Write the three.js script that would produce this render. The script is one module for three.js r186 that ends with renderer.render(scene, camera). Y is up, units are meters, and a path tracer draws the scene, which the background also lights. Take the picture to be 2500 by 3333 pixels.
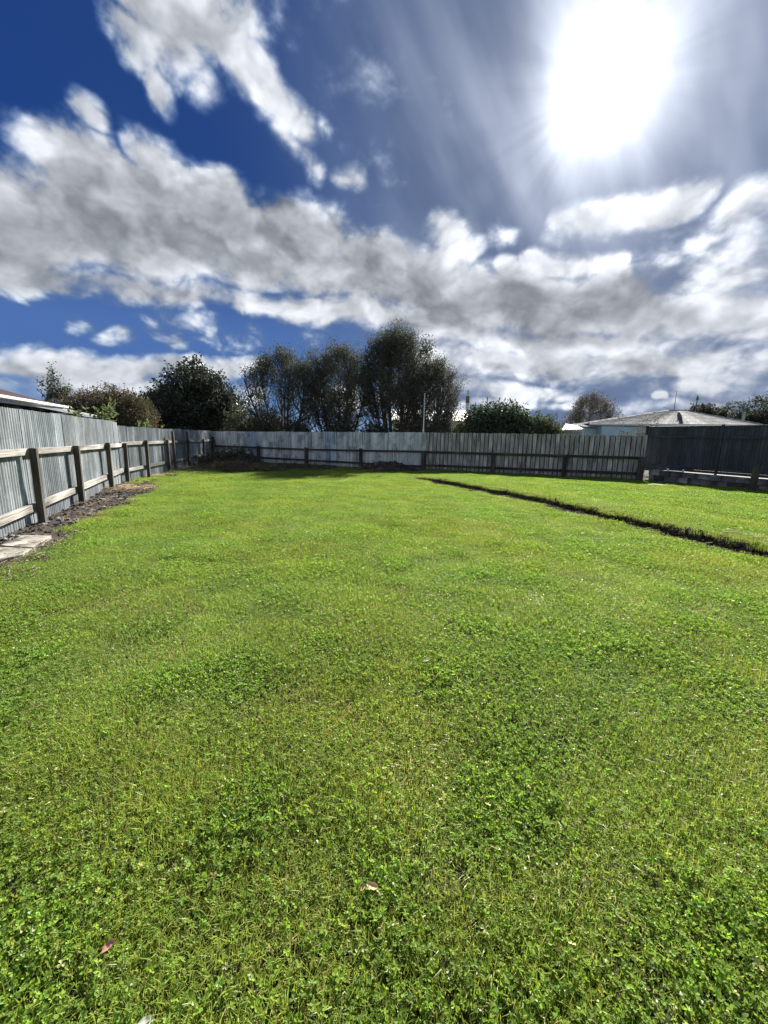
import * as THREE from 'three';
import { createNoise2D, createNoise3D } from 'simplex-noise';
import { RoundedBoxGeometry } from 'three/addons/geometries/RoundedBoxGeometry.js';

// ---------------------------------------------------------------- camera, sky, sun, exposure
const PW = 2500, PH = 3333, F = 1320, EYE = 1.5;
const PITCH = Math.atan((PH / 2 - 1420) / F), ROLL = THREE.MathUtils.degToRad(1.0);
const scene = new THREE.Scene();
const camera = new THREE.PerspectiveCamera(2 * THREE.MathUtils.radToDeg(Math.atan(PH / 2 / F)), PW / PH, 0.05, 3000);
camera.position.set(0, EYE, 0);
camera.rotation.order = 'YXZ';
camera.rotation.set(-PITCH, 0, ROLL);
const renderer = new THREE.WebGLRenderer({ antialias: true });
renderer.setSize(768, 1024);
renderer.toneMapping = THREE.LinearToneMapping;
const EXPOSURE = 3.2;
renderer.toneMappingExposure = EXPOSURE;
renderer.shadowMap.enabled = true;

// a photo pixel gives a direction
function ray(px, py) {
  const u0 = (px - PW / 2) / F, v0 = -(py - PH / 2) / F, c = Math.cos(ROLL), s = Math.sin(ROLL);
  const u = c * u0 - s * v0, v = s * u0 + c * v0;
  return new THREE.Vector3(u, v * Math.cos(PITCH) - Math.sin(PITCH), -(Math.cos(PITCH) + v * Math.sin(PITCH)));
}
const onGround = (px, py, h = 0) => { const d = ray(px, py); const t = (h - EYE) / d.y; return new THREE.Vector3(d.x * t, h, d.z * t); };
const atDepth = (px, py, depth) => { const d = ray(px, py), t = -depth / d.z; return new THREE.Vector3(d.x * t, EYE + d.y * t, -depth); };
const azel = (px, py) => { const d = ray(px, py); return [Math.atan2(d.x, -d.z) * 180 / Math.PI, Math.atan2(d.y, Math.hypot(d.x, d.z)) * 180 / Math.PI]; };

function rng(seed) { let a = seed >>> 0; return () => { a = (a + 0x6D2B79F5) >>> 0; let t = a; t = Math.imul(t ^ (t >>> 15), t | 1); t ^= t + Math.imul(t ^ (t >>> 7), t | 61); return ((t ^ (t >>> 14)) >>> 0) / 4294967296; }; }
const noise2 = createNoise2D(rng(11)), noise3 = createNoise3D(rng(12));
const sstep = (a, b, x) => { const t = Math.min(1, Math.max(0, (x - a) / (b - a))); return t * t * (3 - 2 * t); };
const lerp = (a, b, t) => a + (b - a) * t;
const clamp = (x, a = 0, b = 1) => Math.min(b, Math.max(a, x));
const R = rng(2024);
const rr = (a, b) => a + (b - a) * R();

const SUN = ray(1968, 262).normalize();
const sunLight = new THREE.DirectionalLight(new THREE.Color().setRGB(1, 0.95, 0.86), 5);
sunLight.position.copy(SUN).multiplyScalar(60).add(new THREE.Vector3(0, 0, -14));
sunLight.target.position.set(0, 0, -14);
sunLight.castShadow = true;
Object.assign(sunLight.shadow.camera, { left: -28, right: 28, top: 28, bottom: -28, near: 1, far: 140 });
sunLight.shadow.mapSize.set(4096, 4096);
sunLight.shadow.radius = 1.5;
scene.add(sunLight, sunLight.target);

function makeSky() {
  const W = 4096, Hh = 2048, data = new Float32Array(W * Hh * 4);
  const K = 1.507;                                   // reading scale of the photograph
  // banks of cloud: two directions, radius in degrees, strength, vertical squeeze
  const banks = [];
  const bank = (x0, y0, x1, y1, r, s = 1, q = 1) => { const a = azel(x0 * K, y0 * K), b = azel(x1 * K, y1 * K); const rd = Math.PI / 180, ax = a[0] * Math.cos(a[1] * rd), bx = b[0] * Math.cos(b[1] * rd); banks.push([a[0], a[1], b[0], b[1], r, s, q, bx - ax, b[1] - a[1], ax]); };
  // cloud trailing down from overhead
  bank(330, -20, 470, 30, 5.0); bank(290, 80, 400, 100, 2.8, .8); bank(480, 90, 555, 165, 2.9); bank(560, 190, 645, 275, 2.3, .95); bank(600, 290, 690, 370, 1.5, .75);
  bank(340, 175, 350, 195, 1.5, .6); bank(440, 150, 445, 200, 1.5, .5); bank(690, 270, 705, 285, 1.2, .6);
  bank(740, 140, 750, 220, 3.8, .06); bank(730, 384, 768, 378, 1.5, .7); bank(205, 245, 206, 246, 1.4, .42);
  // the long bank
  bank(-80, 470, 260, 495, 5.6, 1.3); bank(260, 490, 700, 540, 6.0, 1.3); bank(700, 560, 960, 620, 4.9, 1.25); bank(960, 650, 1290, 650, 4.3, 1.25); bank(1290, 655, 1720, 715, 3.2, .85);
  bank(110, 320, 230, 360, 3.2, .8); bank(330, 350, 430, 400, 2.8, .8); bank(150, 390, 480, 420, 3.4, 1.0); bank(40, 590, 520, 640, 2.2, .75); bank(520, 650, 900, 685, 2.4, .9); bank(900, 715, 1350, 745, 2.2, .9);
  bank(930, 480, 1010, 545, 2.0, .68); bank(1060, 495, 1095, 512, 1.7, .6); bank(690, 690, 765, 660, 2.0, 1.0); bank(1090, 585, 1100, 600, 1.8, .9);
  bank(1130, 572, 1330, 572, 1.7, .9);
  // small puffs under it
  bank(168, 695, 178, 692, 1.5, .3); bank(225, 728, 262, 725, 1.3, .4); bank(340, 695, 460, 680, 2.2, .22); bank(450, 728, 540, 712, 2.0, .24); bank(350, 745, 368, 742, 1.3, .3); bank(670, 732, 710, 728, 1.2, .3);
  // right of the sun
  bank(1210, 485, 1500, 425, 1.9, .95); bank(1590, 450, 1740, 395, 2.2, .65); bank(1440, 570, 1740, 490, 4.2, .26, .9); bank(1480, 620, 1740, 600, 3.4, .40, .9); bank(1190, 510, 1300, 505, 1.5, .45);
  // low banks along the horizon
  bank(-160, 790, 200, 800, 2.8, .75, .8); bank(200, 800, 560, 790, 2.2, .68, .7); bank(-120, 825, 560, 845, 2.8, .62, .8);
  bank(930, 765, 1740, 775, 4.6, .62, .9); bank(940, 835, 1240, 855, 2.6, .62, .7); bank(1000, 872, 1300, 885, 1.6, .5, .6); bank(1240, 790, 1740, 830, 3.4, .5, .8); bank(1330, 890, 1740, 890, 1.8, .34, .7);
  bank(1404, 865, 1420, 863, .7, .9); bank(700, 860, 1000, 880, 2.4, .45, .7);
  // where the banks are deep the light from behind is lost
  const deep = []; const dp = (x0, y0, x1, y1, r, s = 1) => { const a = azel(x0 * K, y0 * K), b = azel(x1 * K, y1 * K), rd = Math.PI / 180, ax = a[0] * Math.cos(a[1] * rd), bx = b[0] * Math.cos(b[1] * rd); deep.push([ax, a[1], bx - ax, b[1] - a[1], r, s]); };
  dp(-60, 500, 230, 505, 4.2, 1); dp(230, 430, 620, 480, 3.6, 1); dp(300, 520, 700, 540, 3.0, .7); dp(620, 500, 900, 570, 3.6, 1); dp(840, 640, 1420, 655, 3.2, 1.15); dp(860, 690, 1500, 700, 1.8, .8); dp(560, 620, 800, 640, 1.8, .5); dp(100, 610, 480, 650, 1.4, .6); dp(300, 40, 430, 70, 2.4, .35); dp(1050, 797, 1090, 793, .7, .8); dp(1205, 798, 1260, 797, .9, .9); dp(60, 800, 420, 815, 1.4, .55); dp(1000, 770, 1659, 800, 1.6, .35); dp(1320, 790, 1380, 795, .8, .6); dp(1300, 850, 1700, 865, 2.2, .5); dp(1270, 470, 1480, 450, .9, .3);
  const lin = (c) => (c <= 0.04045 ? c / 12.92 : Math.pow((c + 0.055) / 1.055, 2.4));
  const fb = (x, y, o, seed) => { let a = .5, s = 0, f = 1; for (let i = 0; i < o; i++) { s += a * noise3(x * f, y * f, seed + i * 7.3); a *= .52; f *= 2.05; } return s; };
  const f3 = (x, y, z, o, gain = .5) => { let a = .5, s = 0, f = 1; for (let i = 0; i < o; i++) { s += a * noise3(x * f + i * 3.7, y * f, z * f); a *= gain; f *= 2.03; } return s; };
  const [saz, sel] = [Math.atan2(SUN.x, -SUN.z) * 180 / Math.PI, Math.asin(SUN.y) * 180 / Math.PI];
  const rad = Math.PI / 180;
  for (let j = 0; j < Hh; j++) {
    const el = (j + .5) / Hh * 180 - 90;
    for (let i = 0; i < W; i++) {
      const o = (j * W + i) * 4;
      data[o + 3] = 1;
      if (el < -0.3) { data[o] = .10 / EXPOSURE; data[o + 1] = .13 / EXPOSURE; data[o + 2] = .09 / EXPOSURE; continue; }
      const th = ((i + .5) / W - .5) * 2 * Math.PI, ce = Math.cos(el * rad);
      const dx = Math.cos(th) * ce, dz = Math.sin(th) * ce, dy = Math.sin(el * rad);
      let az = Math.atan2(dx, -dz) / rad;
      const mu = dx * SUN.x + dy * SUN.y + dz * SUN.z, ang = Math.acos(clamp(mu, -1, 1)) / rad;
      // clear air
      const low = Math.exp(-Math.max(0, el) / 13), toSun = Math.exp(-ang / 24);
      const side = sstep(-20, 8, az + (el - 25) * .2) * sstep(70, 50, Math.abs(az));
      let r = lerp(.085, .33, low), g = lerp(.215, .52, low), b = lerp(.47, .80, low);
      const pale = Math.exp(-Math.max(0, el) / 4.5) * .75; r = lerp(r, .62, pale); g = lerp(g, .70, pale); b = lerp(b, .80, pale);
      const veil = clamp(side * .62 + toSun * .5);
      r = lerp(r, .40, veil); g = lerp(g, .46, veil); b = lerp(b, .58, veil);
      // cloud amount
      const X = az * Math.cos(Math.min(el, 60) * rad), Y = el;
      const nx = dx * 6.6, ny = dy * 9.5, nz = dz * 6.6;
      const wx = f3(nx * .7 + 3, ny * .7, nz * .7, 2), wy = f3(nx * .7 - 8, ny * .7 + 5, nz * .7, 2);
      const px = nx + wx * .15, py = ny + wy * .15, pz = nz;
      const n = f3(px, py, pz, 8, .55);                                         // ragged body
      const soft0 = f3(nx * .5 + 40, ny * .5, nz * .5, 2);
      const puff = Math.abs(f3(px * 2.1 + 7, py * 2.1, pz * 2.1, 5)) * 2.2 - .35;   // rounded heads
      const n2 = f3(px * 3.2 + 2, py * 3.2 + 9, pz * 3.2, 4);
      let m = -1, near = 0;
      const wxo = X + wx * 1.6, wyo = Y + wy * 1.1;
      for (let k = 0; k < banks.length; k++) {
        const B = banks[k];
        const vx = B[7], vy = B[8], qx = wxo - B[9], qy = wyo - B[1];
        const t = clamp((qx * vx + qy * vy) / (vx * vx + vy * vy + 1e-6));
        const d = Math.hypot(qx - vx * t, (qy - vy * t) / B[6]) / B[4];
        const v = B[5] * (1 - d * d * .55 - d * .45);
        if (v > m) m = v;
      }
      // beyond the view the same broken cloud goes on
      const open = Math.max(sstep(46, 62, Math.abs(az)), sstep(44, 56, el));
      if (open > 0) { const gen = clamp(fb(dx * 2.2 + 4, dz * 2.2, 4, 140) * 1.5 + .22, -1, 1); m = lerp(m, gen, open); }
      const D = m + n * .54 + puff * .12 - .02;
      const crisp = sstep(-.3, .4, soft0); const alpha = Math.pow(sstep(-.12, lerp(.85, .48, crisp), D), 1.35);
      let dk = 0; for (let k = 0; k < deep.length; k++) { const B = deep[k], qx = X + wx * 1.8 - B[0], qy = Y + wy * 1.4 - B[1], t = clamp((qx * B[2] + qy * B[3]) / (B[2] * B[2] + B[3] * B[3] + 1e-6)), d = Math.hypot(qx - B[2] * t, qy - B[3] * t) / B[4]; const v = B[5] * sstep(1.35, .15, d); dk = dk + v - dk * v; }
      const soft = f3(nx * .9 + 20, ny * 1.1, nz * .9, 4, .42);                       // slow change of depth
      if (open > 0) dk = lerp(dk, sstep(.2, 1, m), open);
      const thick = clamp(dk * (.82 + soft * .75) + sstep(.55, 1.5, D) * .12);
      const s2x = clamp((saz - az) * .03, -.2, .2), s2y = clamp((sel - el) * .03, -.2, .2);
      const lit = clamp((f3(px, py, pz, 4, .45) - f3(px + s2x, py + s2y * 1.3, pz, 4, .45)) * .55, -.12, .12);
      const front = sstep(60, 130, ang);                                     // lit from behind the viewer
      let c = lerp(lerp(.855 + .02 * sstep(-30, 10, az), 1.15, front), lerp(.61, .98, front), thick) + lit * (.75 - .2 * thick) + (puff - .1) * .06 + n2 * .03;
      c += .15 * toSun * (1 - .8 * thick);
      c = clamp(c, .40, lerp(1.04, 1.2, front));
      const body = alpha * lerp(.94, 1, sstep(.3, .9, D));
      const cr = c - .022, cg = c - .006, cb2 = c + .024;
      // high thin streaks about the sun
      const q1 = (X - saz * Math.cos(sel * rad)), q2 = Y - sel, st = fb((q1 * .8 + q2 * .55) * .11, (q2 * .8 - q1 * .6) * .028 + 9, 4, 200);
      const thin = clamp((.5 + st * 1.2) * sstep(34, 6, ang) * .62 + sstep(28, 40, X) * sstep(8, 16, Y) * (.30 + st * .6));
      r = lerp(r, .80, thin * .6); g = lerp(g, .83, thin * .6); b = lerp(b, .90, thin * .6);
      r = lerp(r, cr, body); g = lerp(g, cg, body); b = lerp(b, cb2, body);
      // the sun's aureole in the thin cloud, combed into rays
      const fi = Math.atan2(q2, q1), beam = f3(Math.cos(fi) * 1.6 + 5, Math.sin(fi) * 1.6, ang * .02, 4, .6);
      const glow = 3.4 * Math.exp(-Math.pow(ang / (3.2 * (1 + .14 * beam)), 1.25)) + .54 * Math.exp(-ang / (8.5 * (1 + .14 * beam))) * (.75 + .7 * st);
      data[o] = (lin(Math.max(0, r)) + glow * .97) / EXPOSURE;
      data[o + 1] = (lin(Math.max(0, g)) + glow) / EXPOSURE;
      data[o + 2] = (lin(Math.max(0, b)) + glow * 1.06) / EXPOSURE;
    }
  }
  // low air is never much darker than the sky just above it
  const ch = [[], [], []]; for (let j = Math.ceil(100 / 180 * Hh); j < 110 / 180 * Hh; j += 2) for (let i = 0; i < W; i += 5) for (let k = 0; k < 3; k++) ch[k].push(data[(j * W + i) * 4 + k]);
  const usual = ch.map((a) => a.sort((p, q) => p - q)[a.length >> 1]), um = (usual[0] + usual[1] + usual[2]) / 3;
  for (let j = Hh / 2; j < 112 / 180 * Hh; j++) { const w = sstep(20, 10.2, (j + .5) / Hh * 180 - 90); for (let i = 0; i < W; i++) { const o = (j * W + i) * 4, m = (data[o] + data[o + 1] + data[o + 2]) / 3, q = Math.max(0, .63 - m / um) * w; for (let k = 0; k < 3; k++) data[o + k] += q * usual[k] * [.82, 1, 1.22][k]; } }
  const t = new THREE.DataTexture(data, W, Hh, THREE.RGBAFormat, THREE.FloatType);
  t.mapping = THREE.EquirectangularReflectionMapping;
  t.magFilter = t.minFilter = THREE.LinearFilter;
  t.needsUpdate = true;
  return t;
}
const skyTexture = makeSky();
scene.background = skyTexture;
scene.environment = skyTexture;

// ---------------------------------------------------------------- helpers
const names = {};
function numbered(n) { const k = names[n] = (names[n] ?? -1) + 1; return k ? `${n}_${String(k).padStart(3, '0')}` : n; }
function tag(o, label, category, group, kind) { o.userData = { label, category }; if (group) o.userData.group = group; if (kind) o.userData.kind = kind; return o; }
function shade(o) { o.castShadow = true; o.receiveShadow = true; return o; }
function thing(name, label, category, x = 0, y = 0, z = 0, turn = 0, group) {
  const o = new THREE.Group(); o.name = numbered(name); o.position.set(x, y, z); o.rotation.y = turn; scene.add(o);
  return tag(o, label, category, group);
}
function part(name, geo, mat, parent) { const o = shade(new THREE.Mesh(geo, mat)); o.name = name; parent.add(o); return o; }
function top(name, geo, mat, label, category, group, kind) { const o = shade(new THREE.Mesh(geo, mat)); o.name = numbered(name); scene.add(o); return tag(o, label, category, group, kind); }

// triangle soup with colours
class Soup {
  constructor() { this.p = []; this.n = []; this.c = []; }
  tri(a, b, c, col, up) {
    const ux = b[0] - a[0], uy = b[1] - a[1], uz = b[2] - a[2], vx = c[0] - a[0], vy = c[1] - a[1], vz = c[2] - a[2];
    let nx = uy * vz - uz * vy, ny = uz * vx - ux * vz, nz = ux * vy - uy * vx; const l = Math.hypot(nx, ny, nz) || 1;
    nx /= l; ny /= l; nz /= l;
    if (up && ny < 0) { [b, c] = [c, b]; nx = -nx; ny = -ny; nz = -nz; }
    this.p.push(...a, ...b, ...c);
    for (let k = 0; k < 3; k++) { this.n.push(nx, ny, nz); if (col) this.c.push(col[0], col[1], col[2]); }
  }
  quad(a, b, c, d, col, up) { this.tri(a, b, c, col, up); this.tri(a, c, d, col, up); }
  geo() {
    const g = new THREE.BufferGeometry();
    g.setAttribute('position', new THREE.Float32BufferAttribute(this.p, 3));
    g.setAttribute('normal', new THREE.Float32BufferAttribute(this.n, 3));
    if (this.c.length) g.setAttribute('color', new THREE.Float32BufferAttribute(this.c, 3));
    return g;
  }
}
// tiling value noise for textures
function tileNoise(seed) {
  const P = new Float32Array(65536), r = rng(seed); for (let i = 0; i < P.length; i++) P[i] = r();
  return (x, y, px, py) => {
    const xi = Math.floor(x), yi = Math.floor(y), fx = x - xi, fy = y - yi, sx = fx * fx * (3 - 2 * fx), sy = fy * fy * (3 - 2 * fy);
    const h = (a, b) => P[((((a % px) + px) % px) * 251 + (((b % py) + py) % py) * 17 + 7) & 65535];
    return lerp(lerp(h(xi, yi), h(xi + 1, yi), sx), lerp(h(xi, yi + 1), h(xi + 1, yi + 1), sx), sy);
  };
}
function texture(w, h, fn, srgb = true) {
  const d = new Uint8Array(w * h * 4);
  for (let j = 0; j < h; j++) for (let i = 0; i < w; i++) {
    const c = fn(i / w, j / h), o = (j * w + i) * 4;
    d[o] = clamp(c[0]) * 255; d[o + 1] = clamp(c[1]) * 255; d[o + 2] = clamp(c[2]) * 255; d[o + 3] = 255;
  }
  const t = new THREE.DataTexture(d, w, h); t.wrapS = t.wrapT = THREE.RepeatWrapping; t.magFilter = THREE.LinearFilter; t.minFilter = THREE.LinearMipmapLinearFilter;
  t.generateMipmaps = true; if (srgb) t.colorSpace = THREE.SRGBColorSpace; t.needsUpdate = true; return t;
}
const tn = tileNoise(5), tn2 = tileNoise(6);
const tfb = (x, y, fx, fy, o = 4) => { let s = 0, a = .5, k = 1; for (let i = 0; i < o; i++) { s += a * tn(x * fx * k, y * fy * k, fx * k, fy * k); a *= .5; k *= 2; } return s / (1 - Math.pow(.5, o)); };
const tfb2 = (x, y, fx, fy, o = 4) => { let s = 0, a = .5, k = 1; for (let i = 0; i < o; i++) { s += a * tn2(x * fx * k, y * fy * k, fx * k, fy * k); a *= .5; k *= 2; } return s / (1 - Math.pow(.5, o)); };

// weathered zinc: streaks down the sheet, dull blooms, white oxide
const zincMap = texture(512, 512, (x, y) => {
  const st = tfb(x, y, 48, 2, 3), bl = tfb2(x, y, 4, 3, 5), sp = tfb(x, y, 60, 60, 2), ox = sstep(.62, .78, tfb2(x + .3, y, 9, 5, 4));
  const v = .70 + (st - .5) * .22 + (bl - .5) * .34 + (sp - .5) * .10 + ox * .12;
  return [v * .97, v, v * 1.02];
});
// old painted iron: patchy, scuffed with dark smears
const oldIronMap = texture(512, 512, (x, y) => {
  const st = tfb(x, y, 40, 2, 3), bl = tfb2(x, y, 3, 3, 5), sm = sstep(.54, .70, tfb(x, y, 3, 5, 5)) * tfb2(x, y, 30, 4, 3), sp = tfb(x, y, 64, 64, 2), run = sstep(.66, .8, tfb2(x, y, 36, 2, 2));
  const v = .80 + (st - .5) * .2 + (bl - .5) * .22 + (sp - .5) * .1 - sm * .30 - run * .16;
  return [v * .985, v, v * .985];
});
const woodMap = texture(512, 512, (x, y) => {
  const wv = tfb2(x, y, 2, 3, 3) * .5, gr = tfb(x + wv * .02, y + wv * .12, 4, 64, 4), fine = tfb2(x, y, 10, 120, 2), knot = sstep(.75, .86, tfb(x, y, 3, 7, 2)), bl = tfb2(x, y, 3, 3, 4), cr = sstep(.70, .78, tfb(x + .5, y, 3, 80, 2));
  const v = .66 + (gr - .5) * .42 + (fine - .5) * .25 + (bl - .5) * .32 - knot * .18 - cr * .22;
  return [v, v * .97, v * .92];
});
const grimeMap = texture(512, 512, (x, y) => {
  const a = tfb(x, y, 5, 5, 6), b = tfb2(x, y, 14, 14, 4), c = sstep(.52, .66, tfb2(x + .2, y + .4, 4, 4, 6));
  const v = .62 + (a - .5) * .7 + (b - .5) * .35 - c * .22; return [v, v * .985, v * .96];
});
const barkMap = texture(256, 256, (x, y) => { const v = .55 + (tfb(x, y, 24, 5, 4) - .5) * .9; return [v, v * .95, v * .88]; });
const soilBump = texture(512, 512, (x, y) => { const v = tfb(x, y, 12, 12, 6) * .6 + tfb2(x, y, 48, 48, 3) * .4; return [v, v, v]; }, false);
const soilMap = texture(512, 512, (x, y) => { const v = .62 + (tfb(x, y, 10, 10, 6) - .5) * .9 + (tfb2(x, y, 60, 60, 2) - .5) * .4; return [v, v * .96, v * .9]; });
const col = (r, g, b) => new THREE.Color().setRGB(r, g, b);
const std = (o) => new THREE.MeshStandardMaterial(o);
const zinc = [[.56, .58, .595], [.47, .50, .52], [.68, .70, .71], [.41, .44, .465], [.62, .64, .645], [.51, .53, .545]].map((c) => std({ color: col(...c), map: zincMap, roughness: .6, metalness: .2 }));
const oldIron = [[.90, .93, .93], [.86, .89, .90], [.95, .97, .96], [.78, .81, .81], [.64, .74, .86], [.90, .92, .90]].map((c) => std({ color: col(...c), map: oldIronMap, roughness: .6, metalness: .12 }));
const paleWood = [[.58, .585, .595], [.66, .665, .675], [.51, .515, .525]].map((c) => std({ color: col(...c), map: woodMap, roughness: .9, bumpMap: woodMap, bumpScale: .004 }));
const darkWood = [[.125, .115, .10], [.15, .14, .122], [.105, .097, .085]].map((c) => std({ color: col(...c), map: woodMap, roughness: .92, bumpMap: woodMap, bumpScale: .005 }));
const greyBoard = [[.80, .84, .86], [.75, .79, .82], [.85, .89, .90], [.77, .80, .85], [.82, .86, .87]].map((c) => std({ color: col(...c), map: woodMap, roughness: .9, bumpMap: woodMap, bumpScale: .003 }));

// box whose longest side carries the grain; uv in metres
function plank(w, h, d, seed = 0, cut = .006) {
  const g = new RoundedBoxGeometry(w, h, d, 1, Math.min(cut, w * .2, h * .2, d * .2)), p = g.attributes.position, n = g.attributes.normal, uv = g.attributes.uv, m = Math.max(w, h, d);
  const long = m === w ? 0 : m === h ? 1 : 2, sh = [seed * .37 % 1, seed * .61 % 1];
  for (let i = 0; i < p.count; i++) {
    const P = [p.getX(i), p.getY(i), p.getZ(i)], N = [Math.abs(n.getX(i)), Math.abs(n.getY(i)), Math.abs(n.getZ(i))];
    const other = [0, 1, 2].filter((k) => k !== long).sort((a, b) => N[a] - N[b])[0];
    uv.setXY(i, P[long] * .5 + sh[0], P[other] * 1.0 + sh[1]);
  }
  return g;
}
// corrugated sheet hung from y0 to y1 (tops may slope), thickness 1.2 mm, profile 0 = round waves, 1 = wide ribs
function sheetGeo(w, h0, h1, pitch, amp, profile, seed, jag = 0, lap = 0) {
  const steps = Math.max(8, Math.round(w / pitch * (profile ? 8 : 8))), p = [], uv = [], idx = [], r = rng(seed * 977 + 3), o = [r(), r()];
  const bow = (r() - .5) * .012;
  const wave = (x) => {
    if (!profile) return amp * Math.sin(x / pitch * 2 * Math.PI);
    const t = ((x / pitch) % 1 + 1) % 1; return amp * (2 * (sstep(.0, .10, t) - sstep(.28, .38, t)) - 1);
  };
  const rows = 3;
  for (const side of [1, -1]) for (let j = 0; j <= rows; j++) for (let i = 0; i <= steps; i++) {
    const x = -w / 2 + w * i / steps, a = i / steps, hh = lerp(h0, h1, a), f = j / rows;
    let y = f * hh; if (j === rows && jag) y += (noise2(x * 6 + seed, seed) * .5 + .1) * jag;
    p.push(x, y, wave(x) + side * .0007 + lap + Math.sin(f * Math.PI) * bow); uv.push(x * .9 + o[0], y * .5 + o[1]);
  }
  const n = (steps + 1) * (rows + 1);
  for (let s = 0; s < 2; s++) for (let j = 0; j < rows; j++) for (let i = 0; i < steps; i++) {
    const a = s * n + j * (steps + 1) + i, b = a + 1, c = a + steps + 1, d = c + 1;
    if (!s) idx.push(a, b, d, a, d, c); else idx.push(a, d, b, a, c, d);
  }
  for (const j of [0, rows]) for (let i = 0; i < steps; i++) { const a = j * (steps + 1) + i, b = a + 1; idx.push(a, a + n, b, b, a + n, b + n); }
  const g = new THREE.BufferGeometry();
  g.setAttribute('position', new THREE.Float32BufferAttribute(p, 3)); g.setAttribute('uv', new THREE.Float32BufferAttribute(uv, 2)); g.setIndex(idx); g.computeVertexNormals();
  return g;
}
const V2 = (x, z) => new THREE.Vector2(x, z);

// ---------------------------------------------------------------- plan of the yard
const LA = V2(-3.9, -1.6), LB = V2(-5.3, -5.3), LC = V2(-7.9, -12.15), CO = V2(-9.75, -23.1), JN = V2(1.8, -18.4), RE = V2(9.6, -15.1);
const WA = V2(9.95, -15.25), WB = V2(13.6, -6.4);
const bankLine = [[.75, -16.4], [1.12, -15.1], [1.75, -13.7], [2.55, -12.2], [3.45, -10.5], [4.05, -8.7], [4.6, -7.0], [5.15, -5.2], [5.75, -3.2], [6.5, -.8], [7.2, 2]];
const segDist = (x, z, a, b) => { const vx = b[0] - a[0], vz = b[1] - a[1], t = clamp(((x - a[0]) * vx + (z - a[1]) * vz) / (vx * vx + vz * vz)); const dx = x - a[0] - vx * t, dz = z - a[1] - vz * t; return [Math.hypot(dx, dz), vx * dz - vz * dx, t]; };
function bankSide(x, z) {           // + to the right (raised) side, metres
  let best = 1e9, s = 1, k = 0, tt = 0; for (let i = 0; i < bankLine.length - 1; i++) { const [d, cr, t] = segDist(x, z, bankLine[i], bankLine[i + 1]); if (d < best) { best = d; s = cr < 0 ? 1 : -1; k = i; tt = t; } }
  return [best * s, k + tt];
}
function lineSide(x, z, A, B) { const vx = B.x - A.x, vz = B.y - A.y, l = Math.hypot(vx, vz); return ((x - A.x) * vz - (z - A.y) * vx) / l; }
const RAISE = .125;
function gh(x, z) {
  const [s0, k] = bankSide(x, z), s = s0 + noise2(x * .9, z * .9) * .07 + noise2(x * 3.1, z * 3.1) * .07 + noise2(x * 9, z * 9) * .03;
  const fade = sstep(.6, 2.2, k), soft = lerp(1.6, .07, fade);
  let h = RAISE * (fade > .02 ? lerp(sstep(-.2, 2.4, s), sstep(-.04, .06, s), fade) : sstep(-.2, 2.4, s));
  h -= fade * .035 * Math.exp(-Math.pow((s + .09) / .09, 2));
  h *= sstep(.1, 3.2, Math.min(-lineSide(x, z, JN, RE), 9)) * .9 + .1;
  h += noise2(x * .35, z * .35) * .02 + noise2(x * 1.3 + 9, z * 1.3) * .008;
  const d = dirt(x, z); if (d > .3) h += (noise2(x * 5, z * 5) * .012 + noise2(x * 13, z * 13) * .007 - .012) * sstep(.3, .7, d);
  return h;
}
// left bed of bare soil: lawn's edge read off the photograph
const bedEdge = [[-40, 1990], [0, 1912], [66, 1848], [133, 1815], [205, 1755], [285, 1699], [365, 1669], [448, 1640], [520, 1600], [560, 1560], [640, 1541], [760, 1543], [900, 1535], [1010, 1540], [1150, 1532], [1300, 1540], [1400, 1538]].map(([a, b]) => onGround(a, b)).map((p) => [p.x, p.z]);
bedEdge.unshift([-3.0, -1.2]); bedEdge.push([4.5, -16.9], [9.5, -14.9]);
function bedSide(x, z) { let best = 1e9, s = 1; for (let i = 0; i < bedEdge.length - 1; i++) { const [d, cr] = segDist(x, z, bedEdge[i], bedEdge[i + 1]); if (d < best) { best = d; s = cr > 0 ? 1 : -1; } } return best * s; }
function dirt(x, z) {               // 1 = bare soil
  const w = noise2(x * .9, z * .9) * .22 + noise2(x * 2.7, z * 2.7) * .13 + noise2(x * 8, z * 8) * .06;
  let d = sstep(.12, -.16, bedSide(x, z) + w * 1.1);
  if (x > 2.2) d *= .35;
  if (z < -12 && x < 0) d *= clamp(.62 + noise2(x * 1.1 + 5, z * 1.6) * .7);
  const [s, k] = bankSide(x, z); const on = sstep(.7, 1.5, k);
  d = Math.max(d, on * sstep(.33 + .1 * noise2(x * 1.7, z * 1.7), .12, Math.abs(s + .11 + w * .5)));
  return d;
}

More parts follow.
